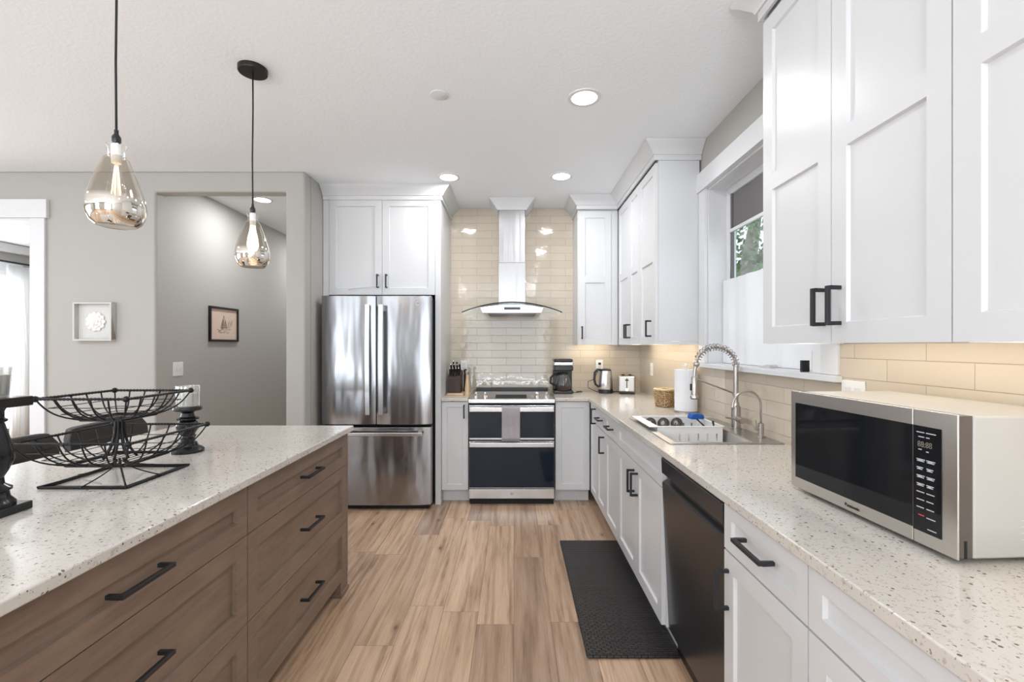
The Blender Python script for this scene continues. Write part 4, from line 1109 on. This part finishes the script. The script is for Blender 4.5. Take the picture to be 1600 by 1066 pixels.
# ------------------------------------------------------------------ pendants, ceiling lights
def pendant(label, y, fil):
    x = -1.284
    t = thing('pendant_lamp', label, 'pendant lamp', (x, y, CZ-.0005), 0, 'pendant lamps over the island')
    B().lathe([(.064, -.024), (.066, -.020), (.066, 0)], (0, 0, 0), 36).build('ceiling_canopy', 'bronze', t, ang=.5)
    b = B(); b.tube([(0, 0, -.024), (.001, 0, -.2), (-.002, 0, -.45), (0, 0, -.69)], .0035, 8); b.build('cord', 'cord', t, ang=2)
    B().lathe([(.006, -.668), (.006, -.680), (.0125, -.692), (.0125, -.705), (.009, -.712)], (0, 0, 0), 20).build('socket_cap', 'blackplastic', t)
    zs = -.978
    s = B().lathe([(.052, 0), (.066, .012), (.0765, .035), (.0785, .060), (.074, .092), (.064, .130), (.052, .165), (.040, .197), (.034, .214), (.027, .224)], (0, 0, 0), 56, cap=False).build('glass_shade', 'mercury', t, ang=2)
    s.location = (0, 0, zs)
    bt = B().lathe([(.001, .001), (.048, .001), (.052, 0)], (0, 0, 0), 40, cap=False).build('glass_bottom', 'mercury', t); bt.location = (0, 0, zs)
    n = B().lathe([(.022, .222), (.022, .250), (.027, .256), (.027, .262), (.020, .264)], (0, 0, 0), 32, cap=False).build('glass_neck', 'glass', t); n.location = (0, 0, zs)
    B().lathe([(.013, -.775), (.014, -.760), (.014, -.716), (.010, -.7125)], (0, 0, 0), 20).build('lamp_socket', 'whiteplastic', t)
    B().lathe([(.006, -.905), (.020, -.895), (.026, -.870), (.022, -.835), (.014, -.800), (.012, -.776)], (0, 0, 0), 20).build('bulb', fil if fil == 'filament' else 'glass', t, ang=2)
    if fil != 'filament':
        b = B()
        for k in range(5):
            a = 2*PI*k/5; b.tube([(.004*math.cos(a), .004*math.sin(a), -.785), (.012*math.cos(a), .012*math.sin(a), -.875)], .0011, 5)
        b.build('glowing_filament', fil, t)
pendant('mercury glass teardrop pendant lamp nearest the camera, upper left', 1.478, 'filamentdim')
pendant('mercury glass teardrop pendant lamp farther off, in front of the hall opening', 2.25, 'filament')
for x, y, lb in ((.387, 2.514, 'round recessed ceiling light nearest the camera, right of centre'), (-.527, 3.70, 'round recessed ceiling light beside the refrigerator cabinet crown'),
                 (.381, 3.68, 'round recessed ceiling light in front of the hood, right side'), (-2.35, 4.277, 'round recessed ceiling light inside the hall'))+tuple((a, c, 'added round recessed ceiling light out of view, brightening the room') for a, c in ((.387, 1.34), (.387, .17), (-1.3, -.9), (.4, -1.2), (-3.2, -.9), (-3.2, -2.6), (-1.3, -2.6), (.4, -2.8), (-5.2, -.9), (-3.6, 1.6), (-5.2, 1.6), (-2.25, 5.9))):  # the second list holds unseen lamps added to brighten kitchen, living area and hall
    t = thing('recessed_light', lb, 'ceiling light', (x, y, CZ-.0006), 0, 'recessed ceiling lights')
    B().lathe([(.092, 0), (.090, -.005), (.070, -.006), (.068, -.001)], (0, 0, 0), 40, cap=False).build('trim_ring', 'trim', t)
    B().lathe([(.070, -.0045), (.001, -.0045)], (0, 0, 0), 40, cap=False).build('lens', 'lens', t)
    sl = bpy.data.lights.new('downlight', 'AREA'); sl.shape = 'DISK'; sl.size = .13; sl.energy = 9 if y > 4 else ((12 if x < 0 else 5) if y < 0 or x < -2 else (6 if y > 2 else .6)); sl.color = (.97, .98, 1)
    so = bpy.data.objects.new('downlight', sl); COL.objects.link(so); so.location = (x, y, CZ-.012)
o = B().lathe([(.050, 0), (.050, -.004), (.046, -.006)], (0, 0, 0), 40).build('sprinkler_cover', 'trim'); o.location = (-.407, 2.488, CZ-.0006)
tag(o, 'flat round white cover plate on the ceiling, left of the nearest recessed light', 'ceiling plate')
# under-cabinet light strips
for lb, x0, x1, y0, y1 in (('warm light strip under the near wall cabinets', 1.10, 1.13, .30, 1.72), ('warm light strip under the far side-wall cabinets', 1.10, 1.13, 3.14, 4.15), ('warm light strip under the wall cabinet right of the hood', .62, .92, 4.40, 4.43)):
    o = B().box(x0, x1, y0, y1, UB+.010, UB+.0215).build('light_strip', 'led' if y0 < 1 else 'ledback'); tag(o, lb, 'light strip', 'warm strips under the wall cabinets')

# ------------------------------------------------------------------ floor mat, dining room
o = B().box(.318, .730, 1.99, 3.175, .0006, .016).build('floor_mat', 'mat', bev=.008, seg=3); tag(o, 'black textured kitchen mat on the floor in front of the sink cabinet', 'floor mat')
o = B()
n = 60; rows = []
for zz, am in ((.05, .035), (1.2, .03), (2.2, .022), (2.42, .018)):
    rows.append([(-6.60+am*math.sin(i*.9)+.01*math.sin(i*.37), 5.98+.42*i/n+(.03*math.sin(zz*2)), zz) for i in range(n+1)])
for a, c in zip(rows, rows[1:]):
    for i in range(n): o.quad(a[i], a[i+1], c[i+1], c[i])
o = o.build('window_curtain', 'curtain', ang=2); md = o.modifiers.new('t', 'SOLIDIFY'); md.thickness = .004
tag(o, 'long white curtain hanging in the dining room beyond the cased opening', 'curtain')
t = thing('curtain_rod', 'black curtain rod above the dining room window', 'curtain rod', (-6.60, 6.0, 2.46))
B().tube([(0, -2.2, 0), (0, .50, 0)], .012, 10).ball((0, .52, 0), .022, 12).build('rod', 'black', t)
B().box(-.20, .0, .44, .455, -.012, .002).box(-.20, -.19, .43, .465, -.06, .05).build('bracket', 'black', t)

bpy.context.view_layer.update()
